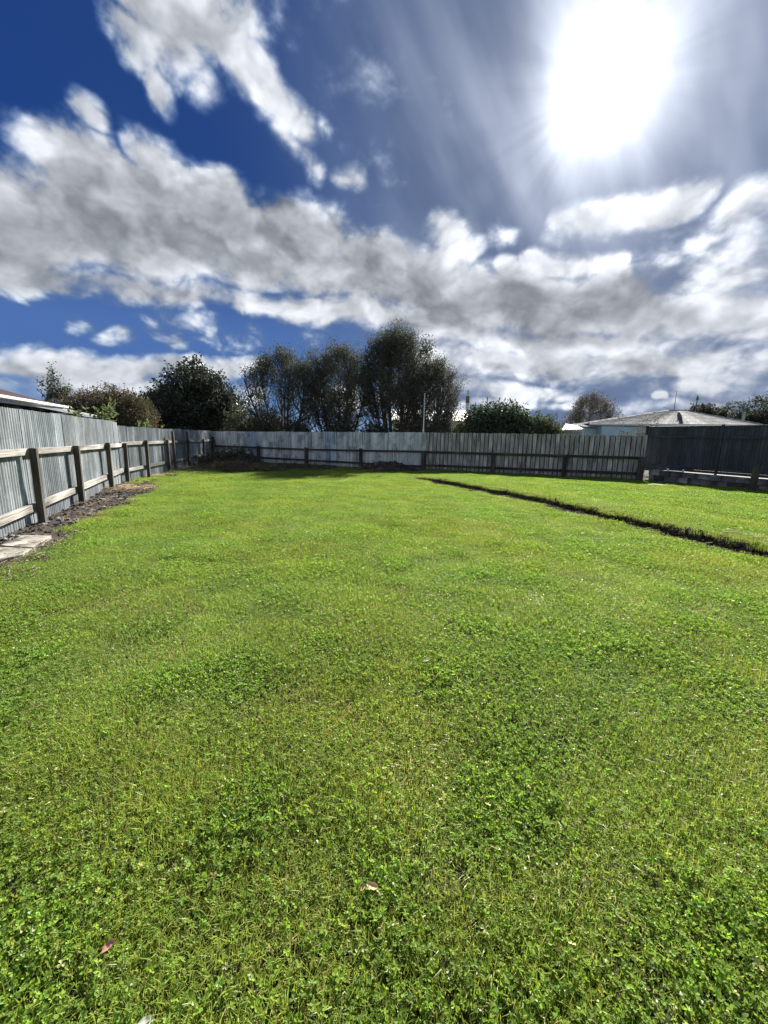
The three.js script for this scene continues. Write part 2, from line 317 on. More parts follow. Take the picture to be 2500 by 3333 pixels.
// ---------------------------------------------------------------- ground
{
  const g = new THREE.PlaneGeometry(3000, 3000, 8, 8); g.rotateX(-Math.PI / 2); g.translate(0, -.12, 0);
  top('ground', g, std({ color: col(.06, .085, .025), roughness: 1 }), 'flat green land reaching away behind the fences to the horizon', 'ground', null, 'structure');
  const x0 = -11.5, x1 = 14, z0 = -25, z1 = 2.5, st = .085, nx = Math.round((x1 - x0) / st), nz = Math.round((z1 - z0) / st), p = [], c = [], uv = [], idx = [];
  for (let j = 0; j <= nz; j++) for (let i = 0; i <= nx; i++) {
    const x = x0 + i * st, z = z0 + j * st, d = dirt(x, z), h = gh(x, z);
    p.push(x, h, z); uv.push(x * .8, z * .8);
    const t = clamp(d + noise2(x * 3, z * 3) * .15), dry = sstep(.2, .7, noise2(x * .7 + 30, z * .7));
    c.push(lerp(.060, .058 + dry * .012, t), lerp(.062, .044 + dry * .010, t), lerp(.022, .032, t));
  }
  for (let j = 0; j < nz; j++) for (let i = 0; i < nx; i++) { const a = j * (nx + 1) + i; idx.push(a, a + nx + 1, a + 1, a + 1, a + nx + 1, a + nx + 2); }
  const gg = new THREE.BufferGeometry(); gg.setAttribute('position', new THREE.Float32BufferAttribute(p, 3)); gg.setAttribute('color', new THREE.Float32BufferAttribute(c, 3)); gg.setAttribute('uv', new THREE.Float32BufferAttribute(uv, 2)); gg.setIndex(idx); gg.computeVertexNormals();
  top('yard_soil', gg, std({ vertexColors: true, map: soilMap, bumpMap: soilBump, bumpScale: .03, roughness: 1 }), 'dark soil of the yard with a cut earth bank across the lawn', 'soil', null, 'structure');
  // the neighbour's raised ground behind the block wall
  const n = V2(WB.x - WA.x, WB.y - WA.y).normalize(), q = V2(-n.y, n.x).multiplyScalar(-1); if (q.x < 0) q.multiplyScalar(-1);
  const sh = new Soup(), y = .40, A = [WA.x + q.x * .12, y, WA.y + q.y * .12], B = [WB.x + q.x * .12, y, WB.y + q.y * .12], C = [WB.x + q.x * 25, y, WB.y + q.y * 25], D = [WA.x + q.x * 25, y, WA.y + q.y * 25];
  sh.quad(A, B, C, D, null, true);
  top('terrace', sh.geo(), std({ color: col(.25, .24, .22), roughness: .95 }), 'pale concrete terrace behind the block wall under the charcoal fence', 'terrace', null, 'structure');
}

// ---------------------------------------------------------------- fences
function seg(A, B) { const v = V2(B.x - A.x, B.y - A.y), L = v.length(); return { A, B, L, ang: -Math.atan2(v.y, v.x), at: (t) => V2(A.x + v.x * t / L, A.y + v.y * t / L) }; }
// height above the ground of a photo pixel row on a fence at plan point P (px found from P by search is not needed: depth fixes it)
const hAt = (px, py, P) => atDepth(px, py, -P.y).y;

// A run of corrugated sheets; local x along the run, z towards the yard
function ironRun(root, S, opts) {
  const { pitch, amp, profile, mats, h0, h1, widths, seed, jag, base } = opts;
  let t = 0, k = 0; const r = rng(seed);
  while (t < S.L - .02) {
    const w = Math.min(widths[k % widths.length] * (.96 + r() * .08), S.L - t), a = (t) => lerp(h0, h1, t / S.L);
    const step = (r() - .5) * .03, b = base + (r() - .5) * .05;
    const g = sheetGeo(w + .03, a(t) - b + step, a(t + w) - b + step, pitch, amp, profile, seed * 31 + k, jag, (k % 2 ? .0045 : 0));
    const m = part('corrugated_sheet', g, mats[Math.floor(r() * mats.length)], root);
    m.position.set(t + w / 2, b, 0); m.rotation.z = (r() - .5) * .006;
    t += w; k++;
  }
}
function rail(root, x0, x1, y0, y1, z, h, d, mat, seed) {
  const L = Math.hypot(x1 - x0, y1 - y0); const m = part('rail', plank(L, h, d, seed, .008), mat, root);
  m.position.set((x0 + x1) / 2, (y0 + y1) / 2, z); m.rotation.z = Math.atan2(y1 - y0, x1 - x0); return m;
}
function post(root, x, z, y0, y1, w, d, mat, seed, lean = 0, lean2 = 0) {
  const m = part('post', plank(w, y1 - y0, d, seed, .01), mat, root); m.position.set(x, (y0 + y1) / 2, z); m.rotation.z = lean; m.rotation.x = lean2; return m;
}
const railTop = (px, py, P) => hAt(px, py, P);

{ // tall iron fence on the left
  const S = seg(LA, LC), root = thing('corrugated_iron_fence', 'tall galvanised corrugated iron fence with chunky posts and pale rails beside the concrete slabs', 'fence', LA.x, 0, LA.y, S.ang);
  const tB = LB.distanceTo(LA), hB = hAt(4, 1311, LB), hC = hAt(405, 1374, LC), sl = (hC - hB) / (S.L - tB);
  ironRun(root, S, { pitch: .076, amp: .010, profile: 0, mats: zinc, h0: hB - sl * tB, h1: hC, widths: [.62, .78, .55, .72, .48, .66], seed: 4, jag: .012, base: -.05 });
  const proj = (P) => (P.x - LA.x) * (S.B.x - S.A.x) / S.L + (P.y - LA.y) * (S.B.y - S.A.y) / S.L;
  const bases = [[158, 1702, 1462], [290, 1640, 1452], [376, 1594, 1441], [428, 1569, 1442]];
  const ps = bases.map(([a, b, c]) => { const q = onGround(a, b); const t = proj(V2(q.x, q.z)); return [t, hAt(a - 30, c, S.at(t))]; });
  const first = ps[0][0] - 1.85; ps.unshift([first, 1.18]); ps.unshift([first - 1.85, 1.18]);
  const up = (t) => lerp(hAt(0, 1482, LB), hAt(405, 1449, LC), clamp((t - tB) / (S.L - tB), -1, 1));
  const dn = (t) => lerp(hAt(0, 1706, LB), hAt(428, 1529, S.at(ps[5][0])), clamp((t - tB) / (ps[5][0] - tB), -1, 1));
  ps.forEach(([t, h], i) => post(root, t, .150, -.3, Math.max(h, up(t) + .06), .088 + (i % 2) * .008, .10, darkWood[(i + 1) % 2], i + 1, [0, 0, .012, -.008, .006, -.01][i], .01));
  ps.forEach(([t], i) => { if (i + 1 < ps.length) { const u = ps[i + 1][0];
    rail(root, t + .03, u - .03, up(t), up(u), .06, .105, .07, paleWood[i % 3], i * 3 + 1);
    rail(root, t + .03, u - .03, dn(t), dn(u), .06, .12, .07, paleWood[(i + 1) % 3], i * 3 + 2); } });
  rail(root, ps[5][0] + .05, S.L - .02, up(ps[5][0]), up(S.L), .06, .10, .07, paleWood[0], 40);
}
{ // lower iron fence running on to the corner
  const S = seg(LC, CO), root = thing('corrugated_iron_fence', 'lower blue grey corrugated iron fence with dark posts running on to the back corner', 'fence', LC.x, 0, LC.y, S.ang);
  const h0 = hAt(407, 1387, LC), h1 = hAt(690, 1403, CO);
  ironRun(root, S, { pitch: .076, amp: .009, profile: 0, mats: [zinc[0], zinc[1], zinc[3], zinc[5]], h0, h1, widths: [.6, .5, .78, .7, .66], seed: 9, jag: .008, base: -.04 });
  const proj = (P) => (P.x - LC.x) * (S.B.x - S.A.x) / S.L + (P.y - LC.y) * (S.B.y - S.A.y) / S.L;
  const at = (px) => { const d = ray(px, 1470); const s = d.x / -d.z; // where this column meets the fence line
    const vx = (CO.x - LC.x), vz = (CO.y - LC.y); const t = (-s * LC.y - LC.x) / (vx + s * vz); return clamp(t, 0, 1) * S.L; };
  const up = (t) => lerp(hAt(430, 1445, LC), hAt(690, 1433, CO), t / S.L), dn = (t) => lerp(.34, .42, t / S.L);
  const ts = [at(463), at(534), at(603), at(654), at(692)];
  ts.forEach((t, i) => post(root, t, .15, -.2, up(t) + .09, .10, .10, darkWood[i % 3], i + 11, (i % 2 - .5) * .02));
  post(root, at(545) + .05, .23, -.2, up(at(545)) + .42, .09, .09, darkWood[1], 17, .02); post(root, at(597) - .05, .22, -.2, up(at(597)) + .40, .08, .09, darkWood[2], 18, .015);
  const all = [.02, ...ts];
  all.forEach((t, i) => { if (i + 1 < all.length) { const u = all[i + 1]; rail(root, t, u - .02, up(t), up(u), .05, .10, .06, i > 2 ? paleWood[1] : paleWood[2], 50 + i); rail(root, t, u - .02, dn(t), dn(u), .05, .10, .06, i % 2 ? darkWood[1] : paleWood[0], 60 + i); } });
  // leaning offcut in the corner
  const off = part('brace', plank(.06, .75, .05, 3), darkWood[0], root); off.position.set(S.L - .5, .9, .3); off.rotation.z = .75;
}
{ // old ribbed iron along the back
  const S = seg(CO, JN), root = thing('ribbed_iron_fence', 'patchy whitish ribbed iron fence along the back under the tall trees', 'fence', CO.x, 0, CO.y, S.ang);
  const h0 = hAt(712, 1404, CO), h1 = hAt(1381, 1408, JN);
  ironRun(root, S, { pitch: .19, amp: .014, profile: 1, mats: oldIron, h0, h1, widths: [1.0, .8, .62, .9, 1.15, .75, .98], seed: 21, jag: .014, base: .02 });
  const x = (px) => { const d = ray(px, 1480), s = d.x / -d.z; const vx = JN.x - CO.x, vz = JN.y - CO.y; return clamp((-s * CO.y - CO.x) / (vx + s * vz), 0, 1) * S.L; };
  const up = (t) => { const a = [[x(712), hAt(712, 1451, CO)], [x(1000), hAt(1000, 1463, S.at(x(1000)))], [S.L, hAt(1381, 1470, JN)]]; const k = t < a[1][0] ? 0 : 1; return lerp(a[k][1], a[k + 1][1], clamp((t - a[k][0]) / (a[k + 1][0] - a[k][0]))); };
  const ts = [.12, x(847), x(1001), x(1178), S.L];
  ts.slice(1, 4).forEach((t, i) => post(root, t, .12, -.2, up(t) + .10, .14, .12, darkWood[i], i + 31));
  post(root, .16, .12, -.2, up(0) + .5, .1, .1, darkWood[0], 36, -.06);
  ts.forEach((t, i) => { if (i + 1 < ts.length) { const u = ts[i + 1]; rail(root, t, u - .01, up(t), up(u), .05, .085, .06, darkWood[i % 3], 70 + i); rail(root, t, u - .01, .30 - i * .03, .28 - i * .03, .05, .09, .06, darkWood[(i + 1) % 3], 80 + i); } });
}
{ // grey paling fence on the right
  const S = seg(JN, RE), root = thing('paling_fence', 'weathered grey upright paling fence on the raised lawn with dark rails', 'fence', JN.x, 0, JN.y, S.ang);
  const h0 = hAt(1381, 1408, JN), h1 = hAt(2110, 1417, RE), N = 49, w = S.L / N, r = rng(77);
  for (let k = 0; k < N; k++) {
    const t = (k + .5) * w, tp = lerp(h0, h1, t / S.L) + (r() - .5) * .022 + (k === 18 ? .02 : 0), b = .02 + r() * .03;
    const m = part('paling', plank(w - .030 - r() * .008, tp - b, .019, k * 7 + 1, .004), greyBoard[Math.floor(r() * 5)], root); m.position.set(t, (tp + b) / 2, (r() - .5) * .006); m.rotation.z = (r() - .5) * .012;
  }
  const bt = plank(.075, 1.35, .016, 3, .003); for (let k = 1; k < N; k++) { const m = part('added_gap_strip', bt, darkWood[2], root); m.scale.y = (lerp(h0, h1, k / N) - .10) / 1.35; m.position.set(k * w, .06 + m.scale.y * 1.35 / 2, -.040); }  // dark strips added behind the gaps to block light and keep the lines dark
  const x = (px) => { const d = ray(px, 1480), s = d.x / -d.z; const vx = RE.x - JN.x, vz = RE.y - JN.y; return clamp((-s * JN.y - JN.x) / (vx + s * vz), 0, 1) * S.L; };
  const up = (t) => lerp(hAt(1381, 1471, JN), hAt(2090, 1491, RE), t / S.L), dn = (t) => lerp(hAt(1391, 1514, JN), hAt(2085, 1542, RE), t / S.L);
  const ts = [0, x(1608), x(1842), S.L - .12];
  post(root, -.02, .13, -.2, up(0) + .06, .19, .14, darkWood[1], 91); post(root, ts[1], .12, -.2, up(ts[1]) + .03, .12, .11, darkWood[0], 92); post(root, ts[2], .12, -.2, up(ts[2]) + .03, .12, .11, darkWood[2], 93); post(root, ts[3], .14, -.2, up(ts[3]) + .04, .2, .16, darkWood[1], 94);
  ts.forEach((t, i) => { if (i < 3) { rail(root, t, ts[i + 1] - .01, up(t), up(ts[i + 1]), .045, .10, .06, darkWood[i % 3], 100 + i); rail(root, t, ts[i + 1] - .01, dn(t), dn(ts[i + 1]), .045, .10, .06, darkWood[(i + 1) % 3], 110 + i); } });
}
// block wall, one mesh for each block
{
  const S = seg(WA, WB), root = thing('block_wall', 'low stained concrete block wall at the foot of the charcoal fence', 'wall', WA.x, 0, WA.y, S.ang);
  const mats = [[.48, .46, .44], [.34, .33, .31], [.66, .64, .61], [.22, .21, .20], [.42, .40, .38]].map((c) => std({ color: col(...c), map: grimeMap, roughness: .95, bumpMap: grimeMap, bumpScale: .006 }));
  const r = rng(8), bl = .4, bh = .19; const core = part('mortar', plank(S.L, .44, .10, 1), std({ color: col(.4, .39, .37), roughness: 1, map: grimeMap }), root); core.position.set(S.L / 2, .18, 0);
  const geos = [0, 1, 2, 3].map((s) => plank(bl - .014, bh - .012, .19, s * 5 + 1, .01));
  for (let row = 0; row < 3; row++) for (let k = 0; k * bl < S.L; k++) {
    const m = part('block', geos[Math.floor(r() * 4)], mats[Math.floor(r() * 5)], root); m.position.set((k + .5 + (row % 2 ? .5 : 0)) * bl, -.12 + bh * (row + .5), (r() - .5) * .018);
  }
  // charcoal steel fence on the terrace
  const n = V2(S.B.x - S.A.x, S.B.y - S.A.y).normalize(), q = V2(n.y * -1, n.x); if (q.x < 0) q.multiplyScalar(-1);
  const A = V2(WA.x + q.x * .30 - n.x * .55, WA.y + q.y * .30 - n.y * .55), B = V2(WB.x + q.x * .42, WB.y + q.y * .42), T = seg(A, B);
  const f = thing('steel_fence', 'tall charcoal ribbed steel fence standing behind the block wall', 'fence', A.x, 0, A.y, T.ang);
  const dark = [[.105, .115, .136], [.097, .107, .128]].map((c) => std({ color: col(...c), roughness: .5, metalness: .2, map: zincMap }));
  const yt = hAt(2138, 1391, A), yb = hAt(2130, 1517, A);
  const N = 4, w = T.L / N;
  for (let k = 0; k < N; k++) {
    for (let j = 0; j < 3; j++) { const sw = w / 3, m = part('ribbed_sheet', sheetGeo(sw + .01, yt - yb - .02, yt - yb - .02, .095, .012, 1, 500 + k * 3 + j), dark[(k + j) % 2], f); m.position.set(k * w + (j + .5) * sw, yb, 0); }
    const p = part('post', plank(.06, yt + .12, .06, k, .004), dark[1], f); p.position.set(k * w + .03, (yt + .12) / 2 - .06 + .0, .05);
    for (const y of [yb + .06, yt - .36]) { const m = part('rail', plank(w - .07, .06, .05, k, .004), dark[1], f); m.position.set((k + .5) * w + .03, y, .04); }
    const pl = part('plinth', plank(w - .006, .085, .03, k, .004), dark[1], f); pl.position.set((k + .5) * w, yb - .045, .012); const cap = part('cap_rail', plank(w - .004, .05, .06, k, .004), dark[0], f); cap.position.set((k + .5) * w, yt, 0);
  }
  // odd post in front of the wall
  const pp = onGround(2447, 1602, .1); const tp = thing('timber_post', 'lone brown timber post standing in front of the block wall', 'post', pp.x, 0, pp.z, S.ang);
  const m = part('shaft', plank(.14, 1.15, .13, 5, .012), darkWood[1], tp); m.position.set(0, .31, 0); m.rotation.z = -.03;
  const c = part('bolt', new THREE.CylinderGeometry(.012, .012, .15, 8).rotateX(Math.PI / 2), std({ color: col(.25, .2, .17), metalness: .6, roughness: .6 }), tp); c.position.set(0, .8, 0);
  // things lying on the wall top
  const pos = (t) => S.at(t);
  const pipe = pos(.7); const tr = thing('trough', 'white plastic channel offcut lying on the block wall', 'channel', pipe.x, .448, pipe.y, S.ang);
  const wh = std({ color: col(.75, .75, .72), roughness: .5 }); const b0 = part('base', plank(.55, .012, .08, 1, .002), wh, tr); b0.position.set(.2, .010, .02);
  for (const sx of [-.06, .47]) { const e = part('end', plank(.02, .1, .08, 2, .003), wh, tr); e.position.set(sx, .05, .02); }
}
// dark paling fence further back on the left
{
  const A = V2(-9.6, -13.4), B = V2(-13.4, -24), S = seg(A, B), root = thing('paling_fence', 'dark brown paling fence showing just above the lower iron fence', 'fence', A.x, 0, A.y, S.ang);
  for (let k = 0; k < 24; k++) { const w = S.L / 24, hh = hAt(430, 1381, A) + (k / 24) * .05; const m = part('paling', plank(w - .03, hh, .02, k, .003), darkWood[k % 3], root); m.position.set((k + .5) * w, hh / 2 - .06, 0); }
  for (const y of [.5, 1.5]) { const m = part('rail', plank(S.L, .09, .05, 4), darkWood[0], root); m.position.set(S.L / 2, y, -.036); }
}
console.log('fences done');

// ---------------------------------------------------------------- houses and poles beyond the fences
// ribbed roof sheet as a grid between four corners (a,b eave; d,c ridge)
function roofGeo(a, b, c, d, pitch = .12, amp = .012) {
  const L = a.distanceTo(b), nx = Math.min(1200, Math.round(L / pitch * 6)), p = [], uv = [], idx = [], nrm = new THREE.Vector3().crossVectors(b.clone().sub(a), d.clone().sub(a)).normalize(); if (nrm.y < 0) nrm.negate();
  for (let j = 0; j <= 1; j++) for (let i = 0; i <= nx; i++) {
    const t = i / nx, q = j ? d.clone().lerp(c, t) : a.clone().lerp(b, t), s = Math.sin(t * L / pitch * 2 * Math.PI) * amp; q.addScaledVector(nrm, s); p.push(q.x, q.y, q.z); uv.push(t * L * .5, j * a.distanceTo(d) * .5);
  }
  for (let i = 0; i < nx; i++) { const k = i + nx + 1; idx.push(i, i + 1, k, i + 1, k + 1, k); }
  const g = new THREE.BufferGeometry(); g.setAttribute('position', new THREE.Float32BufferAttribute(p, 3)); g.setAttribute('uv', new THREE.Float32BufferAttribute(uv, 2)); g.setIndex(idx); g.computeVertexNormals(); return g;
}
const box = (w, h, d, cut = .01) => plank(w, h, d, 1, cut);
function bar(parent, name, a, b, w, h, mat) { const v = b.clone().sub(a), L = v.length(), m = part(name, plank(L, h, w, 2, .006), mat, parent); m.position.copy(a).add(b).multiplyScalar(.5); m.quaternion.setFromUnitVectors(new THREE.Vector3(1, 0, 0), v.normalize()); return m; }
const whitePaint = std({ color: col(.58, .58, .57), roughness: .5 });
{ // left neighbour: burgundy iron roof
  const root = thing('house', 'low house with burgundy iron roof and white gutter behind the left fence', 'house');
  const e1 = onGround(222, 1326, 2.5), dirx = new THREE.Vector3(e1.x * .0 - .36, 0, -.93).normalize().negate();   // towards the camera along the fence
  const away = new THREE.Vector3(-.93, 0, .36);
  const e0 = e1.clone().addScaledVector(dirx, 9), r1 = e1.clone().addScaledVector(away, 3.6).add(new THREE.Vector3(0, 1.02, 0)), r0 = r1.clone().addScaledVector(dirx, 9);
  const maroon = std({ color: col(.055, .012, .018), roughness: .8, map: zincMap });
  part('roof', roofGeo(e1, e0, r0, r1, .08, .008), maroon, root);
  const r2 = r1.clone().addScaledVector(away, 3.6).setY(2.5), r3 = r2.clone().addScaledVector(dirx, 9); part('roof', roofGeo(r2, r3, r0, r1, .08, .008), maroon, root);
  const mid = e0.clone().lerp(e1, .5), ang = -Math.atan2(dirx.z, dirx.x);
  const fas = bar(root, 'fascia', e0.clone().add(new THREE.Vector3(0, -.10, 0)).addScaledVector(away, .03), e1.clone().add(new THREE.Vector3(0, -.10, 0)).addScaledVector(away, .03), .03, .17, whitePaint);
  // half-round gutter
  const gut = part('gutter', new THREE.CylinderGeometry(.06, .06, 9.05, 12, 1, true, Math.PI / 2, Math.PI).rotateZ(Math.PI / 2), std({ color: col(.58, .58, .57), roughness: .5, side: THREE.DoubleSide }), root); gut.position.copy(mid).add(new THREE.Vector3(0, -.02, 0)).addScaledVector(away, -.07); gut.rotation.y = ang;
  const wl = std({ color: col(.55, .54, .50), roughness: .8, map: grimeMap });
  const wall = part('wall', box(8.4, 2.35, 6.4), wl, root); wall.position.copy(e0.clone().lerp(r3, .5).add(e1.clone().lerp(r2, .5)).multiplyScalar(.5)).setY(1.17); wall.rotation.y = ang;
  const wn = bar(root, 'window', e1.clone().addScaledVector(dirx, 2.2).addScaledVector(away, .36).setY(1.75), e1.clone().addScaledVector(dirx, 3.6).addScaledVector(away, .36).setY(1.75), .05, .9, std({ color: col(.05, .06, .07), roughness: .15 }));
  // gable end
  const s = new Soup(); const y0 = 2.3; const k = .25; const G = (v) => v.clone().addScaledVector(dirx, .3);
  s.tri(G(e1).setY(y0).toArray(), G(r2).setY(y0).toArray(), G(r1).add(new THREE.Vector3(0, -.06, 0)).toArray()); part('gable', s.geo(), wl, root).material = std({ color: col(.5, .49, .46), roughness: .8, side: THREE.DoubleSide });
  bar(root, 'bargeboard', e1.clone().add(new THREE.Vector3(0, -.06, 0)), r1.clone().add(new THREE.Vector3(0, -.06, 0)), .03, .16, whitePaint);
  const dp = part('downpipe', new THREE.TubeGeometry(new THREE.CatmullRomCurve3([e1.clone().addScaledVector(dirx, .15).add(new THREE.Vector3(0, -.07, 0)).addScaledVector(away, -.06), e1.clone().addScaledVector(dirx, .18).add(new THREE.Vector3(0, -.22, 0)), e1.clone().addScaledVector(dirx, .55).addScaledVector(away, .34).add(new THREE.Vector3(0, -.42, 0)), e1.clone().addScaledVector(dirx, .55).addScaledVector(away, .36).setY(0)]), 24, .035, 8), whitePaint, root);
  // shed further on
  const sd = thing('garden_shed', 'small grey shed roof with pale barge peeping over the left iron fence', 'shed');
  const a = atDepth(290, 1358, 15.5), b = atDepth(355, 1362, 17.5), c = b.clone().add(new THREE.Vector3(-1.5, .32, .5)), d = a.clone().add(new THREE.Vector3(-1.5, .32, .5));
  part('roof', roofGeo(a, b, c, d, .08, .008), zinc[1], sd); bar(sd, 'bargeboard', b, c, .03, .09, std({ color: col(.55, .50, .42), roughness: .7 }));
  const m = a.clone().add(b).add(c).add(d).multiplyScalar(.25), w = part('wall', box(1.3, m.y - .1, 2.0), greyBoard[1], sd); w.position.set(m.x - .06, (m.y - .1) / 2 - .12, m.z);
}
{ // pale blue house on the right
  const root = thing('house', 'pale blue weatherboard house with grey hipped iron roof beyond the fences', 'house');
  const D = 25, e0 = atDepth(1918, 1374, D).setY(2.55), e1 = atDepth(2478, 1378, D - 2).setY(2.55); e0.z = -D; e1.z = -D + 2;
  const ap0 = atDepth(2180, 1336, D + 4.6), ap1 = atDepth(2228, 1336, D + 4.6); ap1.y = ap0.y;
  e0.y = e1.y = atDepth(1900, 1377, D).y;
  const iron = new THREE.MeshPhysicalMaterial({ color: col(.52, .495, .46), roughness: 1, specularIntensity: .1, map: zincMap });
  const b0 = e0.clone().add(new THREE.Vector3(1.5, 0, -9.2)), b1 = e1.clone().add(new THREE.Vector3(1, 0, -9.2));
  part('roof', roofGeo(e0, e1, ap1, ap0, .15, .015), iron, root); part('roof', roofGeo(e1, b1, ap1, ap1.clone().add(new THREE.Vector3(.01, 0, 0)), .15, .015), iron, root); part('roof', roofGeo(b0, e0, ap0, ap0.clone().add(new THREE.Vector3(.01, 0, 0)), .15, .015), iron, root); part('roof', roofGeo(b1, b0, ap0, ap1, .15, .015), iron, root);
  bar(root, 'ridge_cap', ap0.clone().add(new THREE.Vector3(-.1, .02, 0)), ap1.clone().add(new THREE.Vector3(.1, .02, 0)), .2, .06, iron); bar(root, 'hip_cap', ap1.clone().add(new THREE.Vector3(0, .02, 0)), e1.clone().add(new THREE.Vector3(0, .03, 0)), .18, .06, iron); bar(root, 'hip_cap', ap0.clone().add(new THREE.Vector3(0, .02, 0)), e0.clone().add(new THREE.Vector3(0, .03, 0)), .18, .06, iron);
  bar(root, 'gutter', e0.clone().add(new THREE.Vector3(0, -.06, .05)), e1.clone().add(new THREE.Vector3(0, -.06, .05)), .1, .11, std({ color: col(.60, .60, .57), roughness: .5 }));
  const blue = std({ color: col(.36, .50, .54), roughness: .7 }), blue2 = std({ color: col(.39, .53, .57), roughness: .7 });
  const wx0 = atDepth(1945, 1400, D).x, wx1 = e1.x - .5, wl = wx1 - wx0; const v = e1.clone().sub(e0); const ang = -Math.atan2(v.z, v.x);
  for (let k = 0; k < 14; k++) { const y = e0.y - .16 - k * .165; const m = part('weatherboard', plank(wl, .17, .022, k, .003), k % 2 ? blue : blue2, root); m.position.set((wx0 + wx1) / 2, y, lerp(e0.z, e1.z, .55) - .5); m.rotation.y = ang; m.rotation.x = -.06; }
  const inner = part('wall', box(wl, 2.4, 7), blue, root); inner.position.set((wx0 + wx1) / 2, 1.1, -D - 3.0);
  const win = part('window', box(1.8, 1.0, .08), whitePaint, root); win.position.set(wx0 + 5, 1.55, lerp(e0.z, e1.z, .55) - .47); win.rotation.y = ang; const pane = part('pane', box(1.6, .82, .02), std({ color: col(.03, .04, .05), roughness: .08 }), win); pane.position.z = .045;
  // lower porch to its left
  const p0 = atDepth(1902, 1388, D - .4), p1 = atDepth(1950, 1388, D - .4); part('porch_roof', roofGeo(p0, p1.clone().add(new THREE.Vector3(.3, 0, 0)), p1.clone().add(new THREE.Vector3(.3, .22, -2)), p0.clone().add(new THREE.Vector3(.2, .22, -2)), .15, .012), iron, root);
  const pw = part('porch_wall', box(.75, p0.y - .02, 1.6), blue2, root); pw.position.set(p1.x - .2, p0.y / 2 - .06, -D - .9);
  // chimney pipe
  const fl = part('flue', new THREE.CylinderGeometry(.09, .09, 1.6, 12), std({ color: col(.3, .3, .3), roughness: .6 }), root); const fp = atDepth(2420, 1358, D + 3); fl.position.copy(fp).add(new THREE.Vector3(0, -.45, 0));
  // aerial mast
  const mast = thing('aerial_mast', 'thin dark whip aerial rising above the hipped roof', 'aerial', ap0.x + .3, ap0.y - .1, ap0.z);
  const mt = atDepth(2222, 1270, D + 4.6); const ml = mt.y - ap0.y + .1; const mm = part('whip', new THREE.CylinderGeometry(.012, .028, ml, 8), std({ color: col(.16, .16, .17), roughness: .5 }), mast); mm.position.y = ml / 2; const br = part('bracket', box(.16, .12, .16), std({ color: col(.3, .3, .3), metalness: .5, roughness: .5 }), mast); br.position.y = .06;
  const mast2 = thing('aerial_mast', 'short finial aerial among the trees behind the hipped roof', 'aerial'); const q = atDepth(2262, 1350, 42), qt = atDepth(2262, 1298, 42); const s2 = part('pole', new THREE.CylinderGeometry(.05, .06, qt.y + .1, 8), std({ color: col(.12, .12, .13), roughness: .6 }), mast2); mast2.position.set(q.x, 0, q.z); s2.position.y = qt.y / 2 - .05; const kn = part('tip', new THREE.ConeGeometry(.16, .5, 8), std({ color: col(.12, .12, .13), roughness: .6 }), mast2); kn.position.y = qt.y + .15;
  // satellite dish
  const dp = atDepth(2207, 1362, D - .3), dish = thing('satellite_dish', 'dark satellite dish on an arm at the roof edge', 'satellite dish', dp.x, dp.y - .42, dp.z);
  const dm = std({ color: col(.04, .04, .055), roughness: .55, side: THREE.DoubleSide }), pts = []; for (let k = 0; k <= 10; k++) pts.push(new THREE.Vector2(.36 * k / 10, .10 * (k / 10) ** 2)); const dd = part('reflector', new THREE.LatheGeometry(pts, 28), dm, dish); dd.position.set(0, .42, 0); dd.rotation.set(1.2, 0, -.55); dd.scale.x = .9;
  const arm = part('arm', new THREE.TubeGeometry(new THREE.CatmullRomCurve3([new THREE.Vector3(0, .02, 0), new THREE.Vector3(0, .2, -.05), new THREE.Vector3(0, .4, -.03)]), 10, .022, 8), dm, dish);
  const foot = part('mount', box(.5, .1, .25), std({ color: col(.4, .4, .4), roughness: .6 }), dish); foot.position.set(-.02, -.0, 0); const lnb = part('feed_arm', new THREE.TubeGeometry(new THREE.CatmullRomCurve3([new THREE.Vector3(.05, .2, 0), new THREE.Vector3(.3, .15, .2), new THREE.Vector3(.42, .3, .3)]), 8, .012, 6), dm, dish);
}
{ // small shed roof between the bushes and the blue house
  const root = thing('garden_shed', 'small shed with pale terracotta ribbed roof beside the blue house', 'shed'); const D = 24;
  const a = atDepth(1828, 1399, D), b = atDepth(1902, 1396, D), c = atDepth(1880, 1385, D + 1.5), d = atDepth(1842, 1379, D + 1.8);
  part('roof', roofGeo(a, b, c, d, .15, .018), std({ color: col(.50, .38, .29), roughness: .6, map: grimeMap }), root); const w = part('wall', box(1.2, a.y + .05, 1.4), greyBoard[0], root); w.position.set((a.x + b.x) / 2, a.y / 2 - .09, -D - .85);
  bar(root, 'gutter', a.clone().add(new THREE.Vector3(0, -.04, .04)), b.clone().add(new THREE.Vector3(0, -.04, .04)), .07, .07, std({ color: col(.35, .3, .27), roughness: .5 }));
}
{ // cream building behind the trees
  const root = thing('house', 'cream weatherboard building glimpsed behind the tall trees', 'house'); const D = 38, a = atDepth(1280, 1352, D), b = atDepth(1520, 1356, D), w = b.x - a.x, y = a.y - .4;
  const cream = [std({ color: col(.58, .54, .42), roughness: .75 }), std({ color: col(.62, .58, .46), roughness: .75 })];
  for (let k = 0; k < 12; k++) { const m = part('weatherboard', plank(w, .27, .03, k, .004), cream[k % 2], root); m.position.set((a.x + b.x) / 2, y - .1 - k * .26, -D); m.rotation.x = -.05; }
  const core = part('wall', box(w - .05, y, 5), cream[0], root); core.position.set((a.x + b.x) / 2, y / 2 - .1, -D - 2.56);
  const e0 = new THREE.Vector3(a.x - .4, y, -D + .4), e1 = new THREE.Vector3(b.x + .4, y, -D + .4); part('roof', roofGeo(e0, e1, e1.clone().add(new THREE.Vector3(0, 1.1, -3)), e0.clone().add(new THREE.Vector3(0, 1.1, -3)), .2, .015), std({ color: col(.5, .48, .44), roughness: .6 }), root);
}
